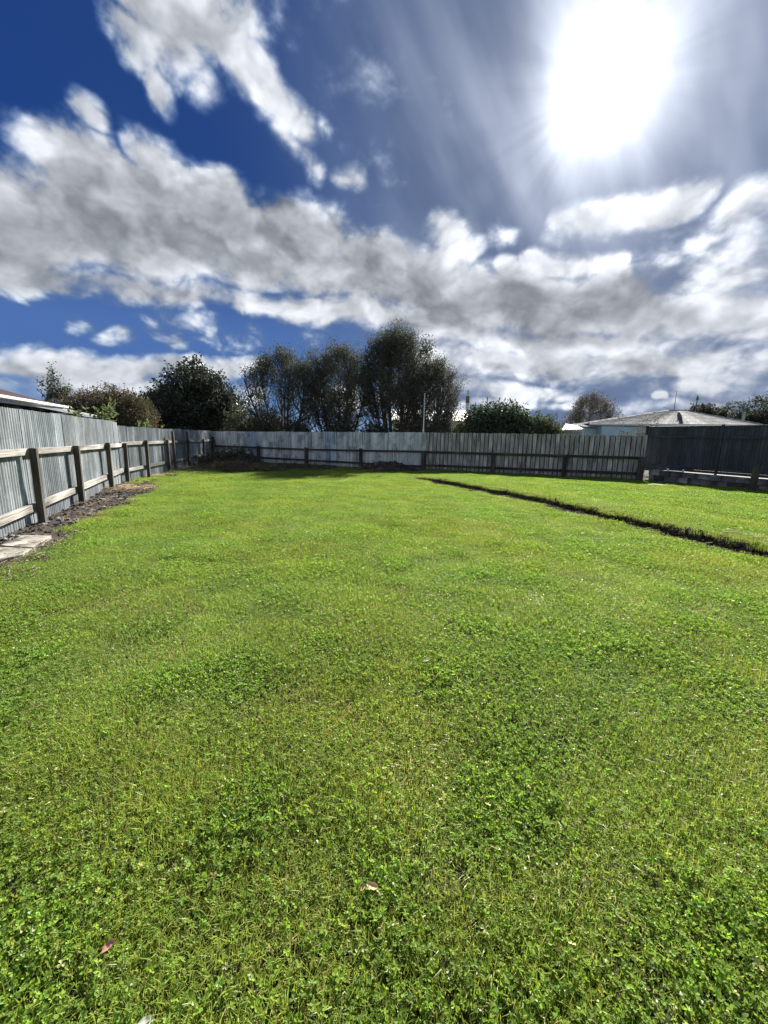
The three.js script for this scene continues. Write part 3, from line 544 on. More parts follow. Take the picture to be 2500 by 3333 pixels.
{ // poles
  const galv = std({ color: col(.62, .62, .60), roughness: .5, metalness: .2 }), P0 = atDepth(1378, 1405, 19.4), Pt = atDepth(1382, 1277, 19.4);
  const p = thing('white_pole', 'slim white pole with a short crosspiece behind the back fence', 'pole', P0.x, 0, P0.z); const sh = part('shaft', new THREE.CylinderGeometry(.026, .034, Pt.y + .1, 10), std({ color: col(.48, .48, .47), roughness: .6 }), p); sh.position.y = Pt.y / 2 - .05; sh.rotation.z = -.003; const cr = part('crosspiece', plank(.36, .07, .07, 1), darkWood[0], p); cr.position.set(0, Pt.y, 0); cr.rotation.y = .5;
  const D = 60, c0 = atDepth(1517, 1400, D), ct = atDepth(1520, 1268, D), ch = thing('tall_chimney', 'tall pale concrete chimney stack with dark collars above the round green bush', 'chimney', c0.x, 0, c0.z); const H = ct.y;
  const conc = std({ color: col(.50, .49, .46), roughness: .8 }), dk = std({ color: col(.10, .095, .09), roughness: .7 }); let m = part('shaft', new THREE.CylinderGeometry(.22, .30, H * .8, 16), conc, ch); m.position.y = H * .4 - .1; m = part('collar', new THREE.CylinderGeometry(.25, .25, H * .10, 16), dk, ch); m.position.y = H * .85 - .1; m = part('collar', new THREE.CylinderGeometry(.33, .33, .15, 16), dk, ch); m.position.y = H * .80 - .1; m = part('cap', new THREE.CylinderGeometry(.16, .24, H * .10, 16), conc, ch); m.position.y = H * .95 - .1;
  const l0 = atDepth(1580, 1400, 55), lt = atDepth(1581, 1288, 55), lp = thing('street_lamp', 'dark street lamp pole above the round green bush', 'lamp post', l0.x, 0, l0.z); m = part('pole', new THREE.CylinderGeometry(.06, .09, lt.y, 10), std({ color: col(.08, .08, .09), roughness: .6 }), lp); m.position.y = lt.y / 2 - .12; m = part('lamp_head', box(.5, .12, .2), std({ color: col(.6, .6, .6), roughness: .4 }), lp); m.position.set(.18, lt.y - .05, 0); m.rotation.z = .5;
}

// ---------------------------------------------------------------- trees
function limb(S, pts, rads, sides = 5) {
  for (let i = 0; i < pts.length - 1; i++) {
    const a = pts[i], b = pts[i + 1], d = b.clone().sub(a).normalize(), u = new THREE.Vector3(d.y, -d.x, .3).cross(d).normalize(), v = d.clone().cross(u);
    for (let k = 0; k < sides; k++) { const t0 = k / sides * 6.2832, t1 = (k + 1) / sides * 6.2832; const f = (c, r, t) => [c.x + (u.x * Math.cos(t) + v.x * Math.sin(t)) * r, c.y + (u.y * Math.cos(t) + v.y * Math.sin(t)) * r, c.z + (u.z * Math.cos(t) + v.z * Math.sin(t)) * r];
      S.quad(f(a, rads[i], t0), f(a, rads[i], t1), f(b, rads[i + 1], t1), f(b, rads[i + 1], t0)); }
  }
}
function leaf(S, c, size, slim, colr, r, droop = 0) {
  // rhombic leaf folded along its midrib
  let dx = r() * 2 - 1, dy = r() * 2 - 1 - droop, dz = r() * 2 - 1; const l = Math.hypot(dx, dy, dz) || 1; dx /= l; dy /= l; dz /= l;
  let ex = r() * 2 - 1, ey = r() * 2 - 1, ez = r() * 2 - 1; const k = ex * dx + ey * dy + ez * dz; ex -= k * dx; ey -= k * dy; ez -= k * dz; const m = Math.hypot(ex, ey, ez) || 1; ex /= m; ey /= m; ez /= m;
  const nx = dy * ez - dz * ey, ny = dz * ex - dx * ez, nz = dx * ey - dy * ex, w = size * slim, q = size * .12;
  const A = [c.x, c.y, c.z], B = [c.x + dx * size, c.y + dy * size, c.z + dz * size], M = [c.x + dx * size * .45, c.y + dy * size * .45, c.z + dz * size * .45];
  const L = [M[0] + ex * w + nx * q, M[1] + ey * w + ny * q, M[2] + ez * w + nz * q], Rr = [M[0] - ex * w + nx * q, M[1] - ey * w + ny * q, M[2] - ez * w + nz * q];
  S.tri(A, Rr, B, colr); S.tri(A, B, L, colr);
}
const barkMats = [[.07, .058, .045], [.10, .085, .07], [.16, .14, .12]].map((c) => std({ color: col(...c), roughness: .95 }));
const leafMat = (tr = .35, coat = 0) => new THREE.MeshPhysicalMaterial({ vertexColors: true, roughness: .92, transmission: tr, thickness: 0, ior: 1.3, clearcoat: coat, clearcoatRoughness: .3, side: THREE.DoubleSide });
const leafDull = leafMat(.40, 0), leafGloss = leafMat(.18, .35), leafSoft = leafMat(.4, .12);
// many-stemmed upright tree
function stemTree(name, label, group, pos, H, Wd, o, seed) {
  const r = rng(seed), T = new Soup(), C = new Soup(), tips = [];
  const rnd = (a, b) => a + (b - a) * r();
  function grow(p, d, len, rad, lev) {
    const n = lev === 0 ? 5 : 3, pts = [p.clone()], rads = [rad]; let q = p.clone(), dir = d.clone();
    for (let i = 0; i < n; i++) { dir.add(new THREE.Vector3(rnd(-1, 1) * .16, (o.lift ?? .1) * (lev ? 1 : .5), rnd(-1, 1) * .16)).normalize(); q = q.clone().addScaledVector(dir, len / n); pts.push(q); rads.push(rad * (1 - .45 * (i + 1) / n)); }
    limb(T, pts, rads, lev < 2 ? 6 : lev < 3 ? 4 : 3);
    if (lev >= o.levels) { tips.push([q, dir]); tips.push([pts[1], dir]); return; }
    const kids = o.kids[lev];
    for (let k = 0; k < kids; k++) {
      const f = kids === 1 ? 1 : lerp(o.from ?? .4, 1, k / (kids - 1)), at = pts[Math.min(n, Math.max(1, Math.round(f * n)))], sp = o.spread * rnd(.6, 1.3), th = rnd(0, 6.283) + k * 2.4;
      const side = new THREE.Vector3(Math.cos(th), 0, Math.sin(th)), nd = dir.clone().addScaledVector(side, sp).normalize();
      grow(at, nd, len * rnd(.5, .74), rads[Math.round(f * n)] * .66, lev + 1);
    }
    if (lev > 1) tips.push([q, dir]);
  }
  for (let k = 0; k < o.stems; k++) { const th = k / o.stems * 6.283 + r(), sp = o.vase * rnd(.35, 1.1); grow(new THREE.Vector3(Math.cos(th) * .25, -.15, Math.sin(th) * .25), new THREE.Vector3(Math.cos(th) * sp, 1, Math.sin(th) * sp).normalize(), H * rnd(.42, .56), o.girth * rnd(.7, 1.2), 0); }
  // fit to height and width
  const hs = tips.map(([q]) => q.y).sort((a, b) => a - b), ws = tips.map(([q]) => Math.abs(q.x)).sort((a, b) => a - b);
  const sy = H / hs[Math.floor(hs.length * .995)], sx = Wd / 2 / ws[Math.floor(ws.length * .955)];
  for (const S of [T]) for (let i = 0; i < S.p.length; i += 3) { S.p[i] *= sx; S.p[i + 1] *= sy; S.p[i + 2] *= sx; }
  const per = Math.max(1, Math.round(o.leaves / tips.length));
  for (const [q, d] of tips) { const base = new THREE.Vector3(q.x * sx, q.y * sy, q.z * sx); if (base.y < H * (o.clear ?? 0)) continue; if (o.gap && noise3(base.x * .9 + seed, base.y * .9, base.z * .9) < o.gap) continue;
    const tone = .75 + .5 * r();
    for (let k = 0; k < per; k++) { const c = base.clone().add(new THREE.Vector3(rnd(-1, 1), rnd(-.8, 1), rnd(-1, 1)).multiplyScalar(o.puff)); const u = tone * rnd(.75, 1.25), lc = o.color; leaf(C, c, o.size * rnd(.7, 1.3), o.slim, [lc[0] * u, lc[1] * u, lc[2] * u * rnd(.8, 1.2)], r, o.droop ?? 0); } }
  const root = thing(name, label, 'tree', pos.x, 0, pos.z, 0, group);
  part('trunk', T.geo(), barkMats[o.bark ?? 0], root);
  if (C.p.length) part('crown', C.geo(), o.mat ?? leafDull, root);
  return root;
}
// dense rounded bush or tree: leaves through a lumpy shell, dark inside, with a stem
function bushTree(name, label, cat, group, pos, lobes, o, seed) {
  const r = rng(seed), rnd = (a, b) => a + (b - a) * r(), C = new Soup(), T = new Soup(); let n = 0, hi = 0; const vol = lobes.reduce((s, l) => s + l[3] * l[4] * l[3], 0) ** 1;
  for (const [x, y, z, rx, ry] of lobes) {
    const cnt = Math.round(o.leaves * rx * ry * rx / vol);
    for (let k = 0; k < cnt; k++) {
      const th = rnd(0, 6.283), cz = rnd(-.75, 1), s = Math.sqrt(1 - cz * cz), rad = Math.pow(r(), .30) * (.86 + .30 * noise3(Math.cos(th) * s * 2.2 + x, cz * 2.2 + seed, Math.sin(th) * s * 2.2 + z) + rnd(0, .12));
      const c = new THREE.Vector3(x + Math.cos(th) * s * rx * rad, y + cz * ry * rad, z + Math.sin(th) * s * rx * rad); if (c.y < .05) continue;
      const hole = noise3(c.x * (o.lump ?? 1.4) + seed, c.y * (o.lump ?? 1.4), c.z * (o.lump ?? 1.4)); if (hole < (o.gap ?? -.35)) continue;
      const u = rnd(.7, 1.3) * (1 + .25 * hole), mix = r() < (o.mixShare ?? 0) ? o.color2 : o.color;
      leaf(C, c, o.size * rnd(.7, 1.35), o.slim, [mix[0] * u, mix[1] * u, mix[2] * u], r);
    }
    hi = Math.max(hi, y);
    // limbs reaching into the lobe
    for (let k = 0; k < (o.limbs ?? 4); k++) { const th = rnd(0, 6.283), e = new THREE.Vector3(x + Math.cos(th) * rx * .7, y + rnd(-.2, .75) * ry, z + Math.sin(th) * rx * .7), m = new THREE.Vector3(x * .5, y * .5, z * .5); limb(T, [new THREE.Vector3(rnd(-.1, .1), -.15, rnd(-.1, .1)), m, e], [o.girth ?? .09, (o.girth ?? .09) * .6, .012], 5); }
    // fine shoots standing out of the top
    for (let k = 0; k < (o.shoots ?? 0) * rx; k++) { const th = rnd(0, 6.283), q = Math.sqrt(r()) * .9, bx = x + Math.cos(th) * rx * q, bz = z + Math.sin(th) * rx * q, by = y + ry * Math.sqrt(1 - q * q) * .9, L = rnd(.15, .5); const e = new THREE.Vector3(bx + rnd(-.2, .2), by + L, bz + rnd(-.2, .2)); limb(T, [new THREE.Vector3(bx, by - .3, bz), e], [.012, .004], 3);
      for (let i = 0; i < 7; i++) { const f = rnd(0, 1), c = new THREE.Vector3(lerp(bx, e.x, f), lerp(by, e.y, f), lerp(bz, e.z, f)); leaf(C, c, o.size * rnd(.6, 1), o.slim, o.color, r); } }
  }
  const root = thing(name, label, cat, pos.x, 0, pos.z, 0, group); part('trunk', T.geo(), barkMats[o.bark ?? 0], root); part('crown', C.geo(), o.mat ?? leafDull, root); return root;
}
const place = (px, depth) => { const p = atDepth(px, 1420, depth); return new THREE.Vector3(p.x, 0, p.z); };
function vaseTree(name, label, group, pos, H, Wd, o, seed) {
  const r = rng(seed), rnd = (a, b) => a + (b - a) * r(), T = new Soup(), C = new Soup(), R0 = Wd / 2, V = (x, y, z) => new THREE.Vector3(x, y, z);
  const env = (h, th) => (h > o.belly ? Math.pow(Math.max(0, 1 - Math.pow((h - o.belly) / (1 - o.belly), 2.3)), .55) : lerp(o.foot, 1, Math.pow(h / o.belly, .9))) * (.86 + .26 * noise3(Math.cos(th) * 1.2 + seed, h * 3, Math.sin(th) * 1.2));
  const stems = [];
  for (let k = 0; k < o.stems; k++) { const th = k / o.stems * 6.283 + rnd(-.4, .4), q = R0 * rnd(.25, .72), hh = H * rnd(.72, .9), bx = Math.cos(th) * R0 * .10, bz = Math.sin(th) * R0 * .10, pts = [], rads = [], g = o.girth * rnd(.7, 1.25), ph = rnd(0, 6);
    for (let i = 0; i <= 9; i++) { const f = i / 9, e = Math.pow(f, .8); pts.push(V(bx + Math.cos(th) * q * e + Math.sin(ph + f * 7) * .07 * f, -.15 + hh * f, bz + Math.sin(th) * q * e + Math.cos(ph + f * 6) * .07 * f)); rads.push(g * (1 - .86 * f) + .006); } limb(T, pts, rads, 6); stems.push([pts, rads]); }
  const ends = [];
  for (let k = 0; k < o.ends; k++) { const th = rnd(0, 6.283), h = rnd(o.clear, 1) ** .9, q = Math.pow(r(), .42) * env(h, th); const e = V(Math.cos(th) * q * R0, h * H * (1 - .03 * r()), Math.sin(th) * q * R0);
    let best = 1e9, pick = stems[0], at = 4; for (const s of stems) for (let i = 2; i < 9; i++) { const d = Math.hypot(s[0][i].x - e.x, s[0][i].z - e.z) + Math.abs(e.y - s[0][i].y - .9) * .9; if (s[0][i].y < e.y - .25 && d < best) { best = d; pick = s; at = i; } }
    const b = pick[0][at], rad = Math.min(pick[1][at] * .7, .035), mid = b.clone().lerp(e, .5); mid.x += (e.x - b.x) * .14; mid.z += (e.z - b.z) * .14; mid.y -= .08; const m2 = mid.clone().lerp(e, .55).add(V(rnd(-.05, .05), .03, rnd(-.05, .05))); limb(T, [b, mid, m2, e], [rad, rad * .65, rad * .45, .006], 4); ends.push(e);
    for (let j = 0; j < 4; j++) { const f = rnd(.3, 1), s0 = mid.clone().lerp(e, f), t = s0.clone().add(V(rnd(-.3, .3), rnd(.08, .5) * (r() < .2 ? 1.7 : 1), rnd(-.3, .3))); limb(T, [s0, t], [.011, .003], 3); ends.push(t); } }
  const per = o.leaves / ends.length;
  for (const e of ends) { const hf = e.y / H, dens = sstep(o.clear - .1, o.full, hf) * (.12 + 1.15 * clamp(.45 + noise3(e.x * .9 + seed, e.y * .9, e.z * .9) * 1.3)); const tone = rnd(.75, 1.25); for (let k = 0; k < per * dens * 1.3; k++) { const g = () => (r() + r() - 1), c = V(e.x + g() * o.puff, e.y + (g() * 1.3 - .25) * o.puff, e.z + g() * o.puff), u = tone * rnd(.7, 1.3); if (c.y < .3) continue; leaf(C, c, o.size * rnd(.65, 1.3), o.slim, [o.color[0] * u, o.color[1] * u, o.color[2] * u * rnd(.8, 1.2)], r); } }
  const root = thing(name, label, 'tree', pos.x, 0, pos.z, 0, group); part('trunk', T.geo(), barkMats[o.bark ?? 0], root); part('crown', C.geo(), leafDull, root); return root;
}
const olive = [.080, .092, .064];
{
  const opt = { stems: 9, belly: .62, foot: .60, girth: .085, clear: .27, full: .62, ends: 400, leaves: 29000, size: .125, slim: .18, puff: .34, color: olive, bark: 0 }, G = 'tall trees behind the back fence';
  vaseTree('olive_grey_tree', 'sparse many stemmed tree with open crown, beside the dark rounded tree', G, place(925, 24), 6.05, 5.75, { ...opt, leaves: 17000, full: .85, foot: .45 }, 301);
  vaseTree('olive_grey_tree', 'upright many stemmed tree with flat top between two taller crowns', G, place(1098, 24.4), 6.35, 4.9, { ...opt, belly: .72, stems: 9, leaves: 28000, full: .72 }, 302);
  vaseTree('olive_grey_tree', 'tallest many stemmed tree with a domed olive crown over the white pole', G, place(1285, 24), 7.25, 5.25, { ...opt, leaves: 42000, ends: 480, stems: 11, belly: .60, full: .70 }, 303);
  vaseTree('olive_grey_tree', 'feathery greyish tree leaning out to the right behind the white pole', G, place(1398, 24.8), 5.95, 4.3, { ...opt, leaves: 30000, clear: .12, full: .3, belly: .45, foot: .6, color: [.12, .117, .09], size: .11 }, 304);
}
const up = (px, py, d) => atDepth(px, py, d).y;
bushTree('dark_evergreen_tree', 'large dark rounded evergreen with glossy leaves above the back corner', 'tree', null, place(645, 26.8), [[-.3, 2.6, 0, 3.0, 2.4], [.0, 4.35, 0, 1.9, 1.75], [2.1, 2.5, .3, 1.5, 1.9], [-1.9, 3.2, .2, 1.2, 1.2], [1.2, 3.6, 0, 1.5, 1.4]], { leaves: 26000, size: .20, slim: .26, color: [.036, .046, .026], color2: [.07, .085, .05], mixShare: .2, gap: -.7, mat: leafGloss, girth: .2, shoots: 6 }, 41);
bushTree('brown_hedge', 'broad brownish twiggy hedge behind the left iron fence', 'hedge', null, place(355, 20.5), [[0, 2.0, 0, 2.0, 1.6], [-1.3, 1.8, .3, 1.3, 1.35], [1.2, 1.9, 0, 1.3, 1.5], [.4, 2.5, 0, 1.4, 1.1]], { leaves: 46000, size: .11, slim: .22, color: [.088, .066, .032], color2: [.075, .078, .032], mixShare: .4, gap: -.5, girth: .07, shoots: 16 }, 42);
bushTree('dark_shrub', 'dark shrub filling in between the brown hedge and the dark evergreen', 'shrub', 'dark shrubs behind the fences', place(500, 23.5), [[0, 1.9, 0, 1.1, 1.8], [.2, 3.0, 0, .5, .7]], { leaves: 6000, size: .15, slim: .26, color: [.028, .034, .020], gap: -.4, mat: leafGloss, shoots: 10 }, 43);
[[790, 24.6, 1.2, 1.55], [870, 24.2, 1.1, 1.45], [965, 23.4, 1.1, 1.12], [1110, 23.2, 1.3, 1.15], [1220, 23.2, 1.1, 1.08], [1330, 23.0, 1.2, 1.15], [1440, 23.0, .9, 1.3]].forEach(([px, d, w, h], i) => bushTree('understorey_shrub', ['dark leafy shrub at the right foot of the dark evergreen', 'dark leafy shrub under the left edge of the sparse tree', 'low shrub under the sparse many stemmed tree', 'low shrub beneath the flat topped tree', 'low shrub beneath the tallest tree', 'low shrub beside the white pole', 'greyish shrub under the feathery tree'][i], 'shrub', 'shrubs under the tall trees', place(px, d), [[0, h * 1.05, 0, w, h], [.4, h * .9, .2, w * .7, h * .8]], { leaves: 7000, size: .13, slim: .24, color: i === 6 ? [.10, .105, .075] : [.052, .062, .035], color2: [.10, .11, .06], mixShare: .3, gap: -.38, shoots: 8 }, 60 + i));
bushTree('round_green_bush', 'round leafy deep green bush rising above the paling fence', 'bush', null, place(1600, 21.8), [[-.75, 1.6, 0, 1.25, 1.5], [.75, 1.8, .1, 1.35, 1.55], [0, 2.2, 0, 1.2, 1.1], [1.5, 1.5, .2, .9, 1.3]], { leaves: 19000, size: .15, slim: .28, color: [.034, .052, .024], color2: [.055, .08, .035], mixShare: .3, gap: -.45, mat: leafSoft, shoots: 9 }, 51);
bushTree('green_bush', 'looser paler green bush between the round bush and the terracotta shed', 'bush', null, place(1762, 21.6), [[0, 1.4, 0, 1.0, 1.35], [.4, 1.5, 0, .8, 1.15], [-.3, 1.9, 0, .7, .9]], { leaves: 9000, size: .13, slim: .24, color: [.055, .075, .032], color2: [.09, .10, .05], mixShare: .3, gap: -.3, shoots: 12 }, 52);
vaseTree('bare_tree', 'leafless round topped tree of fine brown twigs behind the green bushes', null, place(1915, 40), 5.6, 6.1, { stems: 10, belly: .5, foot: .45, girth: .07, clear: .2, full: .3, ends: 520, leaves: 3400, size: .38, slim: .025, puff: .22, color: [.22, .195, .165], bark: 2 }, 305);
stemTree('bare_shrub', 'twiggy reddish shrub against the blue house wall', null, place(2095, 19.5), 2.75, 1.5, { levels: 3, kids: [4, 3, 3], stems: 6, spread: .6, lift: .05, vase: .5, girth: .02, from: .3, size: .09, slim: .25, puff: .12, leaves: 1100, color: [.10, .075, .045], bark: 2, clear: .3 }, 306);
vaseTree('wispy_tree', 'wispy young tree with airy leaves beside the burgundy roof', null, place(203, 22), 4.15, 1.35, { stems: 3, belly: .6, foot: .5, girth: .04, clear: .4, full: .5, ends: 60, leaves: 2600, size: .15, slim: .26, puff: .2, color: [.07, .09, .06], bark: 0 }, 307);
bushTree('low_tree', 'dim low foliage between the burgundy roof and the wispy tree', 'shrub', 'dark shrubs behind the fences', place(190, 24), [[0, 1.6, 0, 1.3, 1.1], [-1.0, 1.5, 0, 1, .95]], { leaves: 5000, size: .14, slim: .25, color: [.04, .05, .028], gap: -.4 }, 53);
[[2272, 44, 1.35, 4.35, 0], [2322, 45, 1.25, 4.1, 0]].forEach(([px, d, w, y, k], i) => bushTree('distant_tree', ['rounded dark tree left of the pair behind the hipped roof', 'rounded dark tree right of the pair behind the hipped roof'][i], 'tree', 'distant trees behind the hipped roof', place(px, d), [[0, y, 0, w, 1.15], [.3, y - .8, 0, w * .9, 1.2], [0, 1.6, 0, w * .8, 1.5]], { leaves: 6500, size: .24, slim: .28, color: [.045, .050, .035], gap: -.35, girth: .15 }, 70 + i));
stemTree('distant_tree', 'open branched tree with tiered foliage behind the hipped roof', 'distant trees behind the hipped roof', place(2385, 43), 6.0, 4.6, { levels: 3, kids: [5, 4, 4], stems: 3, spread: .75, lift: .02, vase: .35, girth: .10, from: .45, size: .24, slim: .28, puff: .32, leaves: 7000, color: [.045, .055, .035], bark: 0, clear: .35, gap: -.15 }, 308);
[[2440, 42], [2490, 43], [2545, 42]].forEach(([px, d], i) => bushTree('distant_tree', ['spreading dark tree beside the roof flue', 'spreading dark tree above the far end of the charcoal fence', 'low dark tree beyond the charcoal fence'][i], 'tree', 'distant trees behind the hipped roof', place(px, d), [[0, 3.7, 0, 1.6, 1.0], [.8, 3.4, 0, 1.3, .9], [0, 2.0, 0, 1.5, 1.8]], { leaves: 6000, size: .24, slim: .28, color: [.042, .050, .034], gap: -.22, girth: .12 }, 80 + i));
// light green sprigs over the left fence
[[268, 1335, 14.2], [325, 1318, 15.4], [480, 1378, 17.8]].forEach(([px, py, d], i) => { const tp = atDepth(px, py, d); stemTree('leafy_sapling', ['light green sprig over the tall iron fence beside the house gutter', 'light green sprig over the tall iron fence beside the shed roof', 'light green sprig over the lower iron fence'][i], 'saplings over the left fence', new THREE.Vector3(tp.x, 0, tp.z), tp.y + .05, .75, { levels: 2, kids: [6, 4], stems: 2, spread: .8, lift: .1, vase: .08, girth: .016, from: .5, size: .17, slim: .26, puff: .10, leaves: 330, color: [.14, .19, .06], bark: 1, clear: .55, mat: leafSoft }, 320 + i).userData.category = 'sapling'; });
console.log('trees done');

// ---------------------------------------------------------------- slabs, heaps, litter
{
  const conc = [std({ color: col(.64, .61, .56), map: grimeMap, roughness: .95, bumpMap: grimeMap, bumpScale: .006 }), std({ color: col(.58, .55, .50), map: grimeMap, roughness: .95, bumpMap: grimeMap, bumpScale: .006 })];
  const slab = (pix, mat, label, y) => { const q = pix.map(([a, b]) => onGround(a, b, y)), cx = q.reduce((s, p) => s + p.x, 0) / q.length, cz = q.reduce((s, p) => s + p.z, 0) / q.length; const sh = new THREE.Shape(q.map((p) => V2(p.x - cx, -(p.z - cz)))); const g = new THREE.ExtrudeGeometry(sh, { depth: .05, bevelEnabled: true, bevelThickness: .006, bevelSize: .006, bevelSegments: 1 }); g.rotateX(-Math.PI / 2); const m = top('concrete_slab', g, mat, label, 'slab', 'concrete slabs by the left fence'); m.position.set(cx, y - .056, cz); };
  slab([[2, 1774], [72, 1742], [165, 1742], [108, 1781]], conc[0], 'pale broken concrete slab next to the nearest thick fence post', .035); slab([[-60, 1800], [-2, 1780], [103, 1785], [72, 1803], [28, 1814], [-60, 1835]], conc[1], 'pale broken concrete slab lying furthest from the fence posts', .03);
}
const clod = (seed, rough = .35) => { const g = new THREE.IcosahedronGeometry(1, 1), p = g.attributes.position; for (let i = 0; i < p.count; i++) { const v = new THREE.Vector3().fromBufferAttribute(p, i), s = 1 + rough * noise3(v.x * 1.3 + seed, v.y * 1.3, v.z * 1.3) + rough * .5 * noise3(v.x * 3 + seed, v.y * 3, v.z * 3); p.setXYZ(i, v.x * s, v.y * s * .7, v.z * s); } g.computeVertexNormals(); return g; };
function scatter(name, geo, mat, list, label, cat) {
  const m = new THREE.InstancedMesh(geo, mat, list.length), o = new THREE.Object3D(); list.forEach((e, i) => { o.position.set(e[0], e[1], e[2]); o.rotation.set(e[4] ?? 0, e[5] ?? 0, e[6] ?? 0); if (Array.isArray(e[3])) o.scale.set(...e[3]); else o.scale.setScalar(e[3]); o.updateMatrix(); m.setMatrixAt(i, o.matrix); if (e[7]) m.setColorAt(i, e[7]); });
  m.name = numbered(name); shade(m); tag(m, label, cat, null, 'stuff'); scene.add(m); return m;
}
{
  const r = rng(99), rnd = (a, b) => a + (b - a) * r(), soil = [], stone = [], straw = [], bankSoil = [];
  const rot = () => [rnd(0, 6.28), rnd(0, 6.28), rnd(0, 6.28)];
  for (let k = 0; k < 60000; k++) { const x = rnd(-10.4, 2.2), z = rnd(-23, -1.5); if (bankSide(x, z)[0] > -.5) continue; const d = dirt(x, z); if (d < .45 + r() * .3) continue; const b = bedSide(x, z); if (b < -2.6) continue; const y = gh(x, z), s = .006 + .026 * Math.pow(r(), 3); const u = rnd(.6, 1.5); soil.push([x, y + s * .15, z, s, ...rot(), col(.045 * u, .034 * u, .026 * u)]);
    const nearF = Math.abs(lineSide(x, z, LA, LC)); if (z > -12.5 && nearF < .95 && r() < .04 + .40 * sstep(-.1, .5, noise2(x * 1.1 + 40, z * 1.1)) * sstep(.95, .2, nearF)) { const q = .012 + .035 * Math.pow(r(), 2.2), w = rnd(.08, .24); stone.push([x, y + q * .3, z, [q, q * rnd(.4, .7), q * rnd(.8, 1.6)], ...rot().map((a, i) => (i === 1 ? a : (a - 3.14) * .15)), col(w, w * .97, w * .92)]); } }
  // earth on the cut bank
  for (let k = 0; k < 26000; k++) { const i = Math.floor(rnd(1, bankLine.length - 2)), t = r(), a = bankLine[i], b = bankLine[i + 1], off = rnd(-.30, .05), vx = b[0] - a[0], vz = b[1] - a[1], L = Math.hypot(vx, vz), x = a[0] + vx * t + vz / L * off, z = a[1] + vz * t - vx / L * off; if (dirt(x, z) < .4) continue; const y = gh(x, z), s = .007 + .028 * Math.pow(r(), 2.6), u = rnd(.5, 1.5); bankSoil.push([x, y + s * .2, z, s, ...rot(), col(.075 * u, .058 * u, .044 * u)]); }
  const cm = std({ roughness: 1, color: 0xffffff });
  scatter('soil_clods', clod(3, .5), cm, soil, 'loose dark crumbs of soil in the bare bed along the fences', 'soil'); scatter('earth_clods', clod(4, .6), cm, bankSoil, 'dark broken earth along the cut bank across the lawn', 'soil'); scatter('rubble_stones', clod(7, .35), std({ roughness: .9, color: 0xffffff }), stone, 'pale stones and rubble at the foot of the tall iron fence', 'stones');
  // dry twigs and straw
  const tw = new THREE.CylinderGeometry(.0022, .003, 1, 4).rotateZ(Math.PI / 2);
  const addStraw = (px, py, n, rad, long, pale) => { const c = onGround(px, py); for (let k = 0; k < n; k++) { const th = rnd(0, 6.28), q = Math.sqrt(r()) * rad, x = c.x + Math.cos(th) * q * 1.3, z = c.z + Math.sin(th) * q, u = rnd(.7, 1.3); straw.push([x, gh(x, z) + rnd(.008, .05 + rad * .08), z, [rnd(.4, 1) * long, 1.4, 1.4], 0, rnd(0, 6.28), rnd(-.3, .3), pale ? col(.46 * u, .36 * u, .22 * u) : col(.20 * u, .155 * u, .11 * u)]); } };
  addStraw(480, 1548, 160, .45, .45, true); addStraw(425, 1590, 200, .5, .4, true); addStraw(400, 1600, 120, .5, .4, false); addStraw(350, 1640, 90, .5, .25, false); addStraw(170, 1775, 70, .3, .16, false); addStraw(80, 1825, 60, .25, .15, false); addStraw(10, 1880, 40, .25, .15, false); addStraw(250, 1680, 70, .35, .2, false); addStraw(2360, 1775, 26, .3, .3, true); addStraw(2480, 1805, 30, .3, .3, false); addStraw(2130, 1735, 14, .2, .2, true); addStraw(560, 1535, 150, .9, .4, false); addStraw(660, 1530, 220, 1.1, .4, false);
  for (let k = 0; k < 900; k++) { const i = Math.floor(rnd(1, bankLine.length - 3)), t = r(), a = bankLine[i], b = bankLine[i + 1], off = rnd(-.26, .04), vx = b[0] - a[0], vz = b[1] - a[1], L = Math.hypot(vx, vz), x = a[0] + vx * t + vz / L * off, z = a[1] + vz * t - vx / L * off, u = rnd(.5, 1.4); straw.push([x, gh(x, z) + rnd(.01, .04), z, [rnd(.06, .22), 1, 1], 0, rnd(0, 6.28), rnd(-.6, .6), col(.24 * u, .18 * u, .12 * u)]); }
  scatter('dry_stalks', tw, cm, straw, 'scattered dry stalks, straw and roots on the bare soil', 'straw');
}
// heap of dead weeds in the back corner
function weedHeap(name, label, px, py, wx, wz, h, n, leafy, seed, c1, c2) {
  const r = rng(seed), rnd = (a, b) => a + (b - a) * r(), T = new Soup(), C = new Soup(), p = onGround(px, py);
  for (let k = 0; k < n; k++) { const th = rnd(0, 6.28), q = Math.sqrt(r()), x = Math.cos(th) * q * wx, z = Math.sin(th) * q * wz, y0 = -.03, hh = h * (1 - q * q) * rnd(.4, 1.15) + .06; const a = new THREE.Vector3(x, y0, z), m = new THREE.Vector3(x + rnd(-.25, .25), hh, z + rnd(-.2, .2)), e = new THREE.Vector3(m.x + rnd(-.5, .5), hh * rnd(.3, 1.1), m.z + rnd(-.3, .3)); limb(T, [a, m, e], [.006, .005, .002], 3);
    for (let i = 0; i < leafy; i++) { const f = rnd(0, 1), c = m.clone().lerp(e, f).add(new THREE.Vector3(rnd(-.05, .05), rnd(-.06, .04), rnd(-.05, .05))), u = rnd(.6, 1.4), cc = r() < .6 ? c1 : c2; leaf(C, c, rnd(.05, .12), .25, [cc[0] * u, cc[1] * u, cc[2] * u], r); } }
  const root = thing(name, label, 'weeds', p.x, gh(p.x, p.z), p.z); part('stalks', T.geo(), std({ color: col(.15, .115, .08), roughness: 1 }), root); part('leaves', C.geo(), leafDull, root);
}
weedHeap('weed_heap', 'heap of pulled brown weeds and stalks in the back corner', 770, 1532, 1.8, .6, .36, 800, 6, 401, [.10, .085, .045], [.09, .10, .045]);
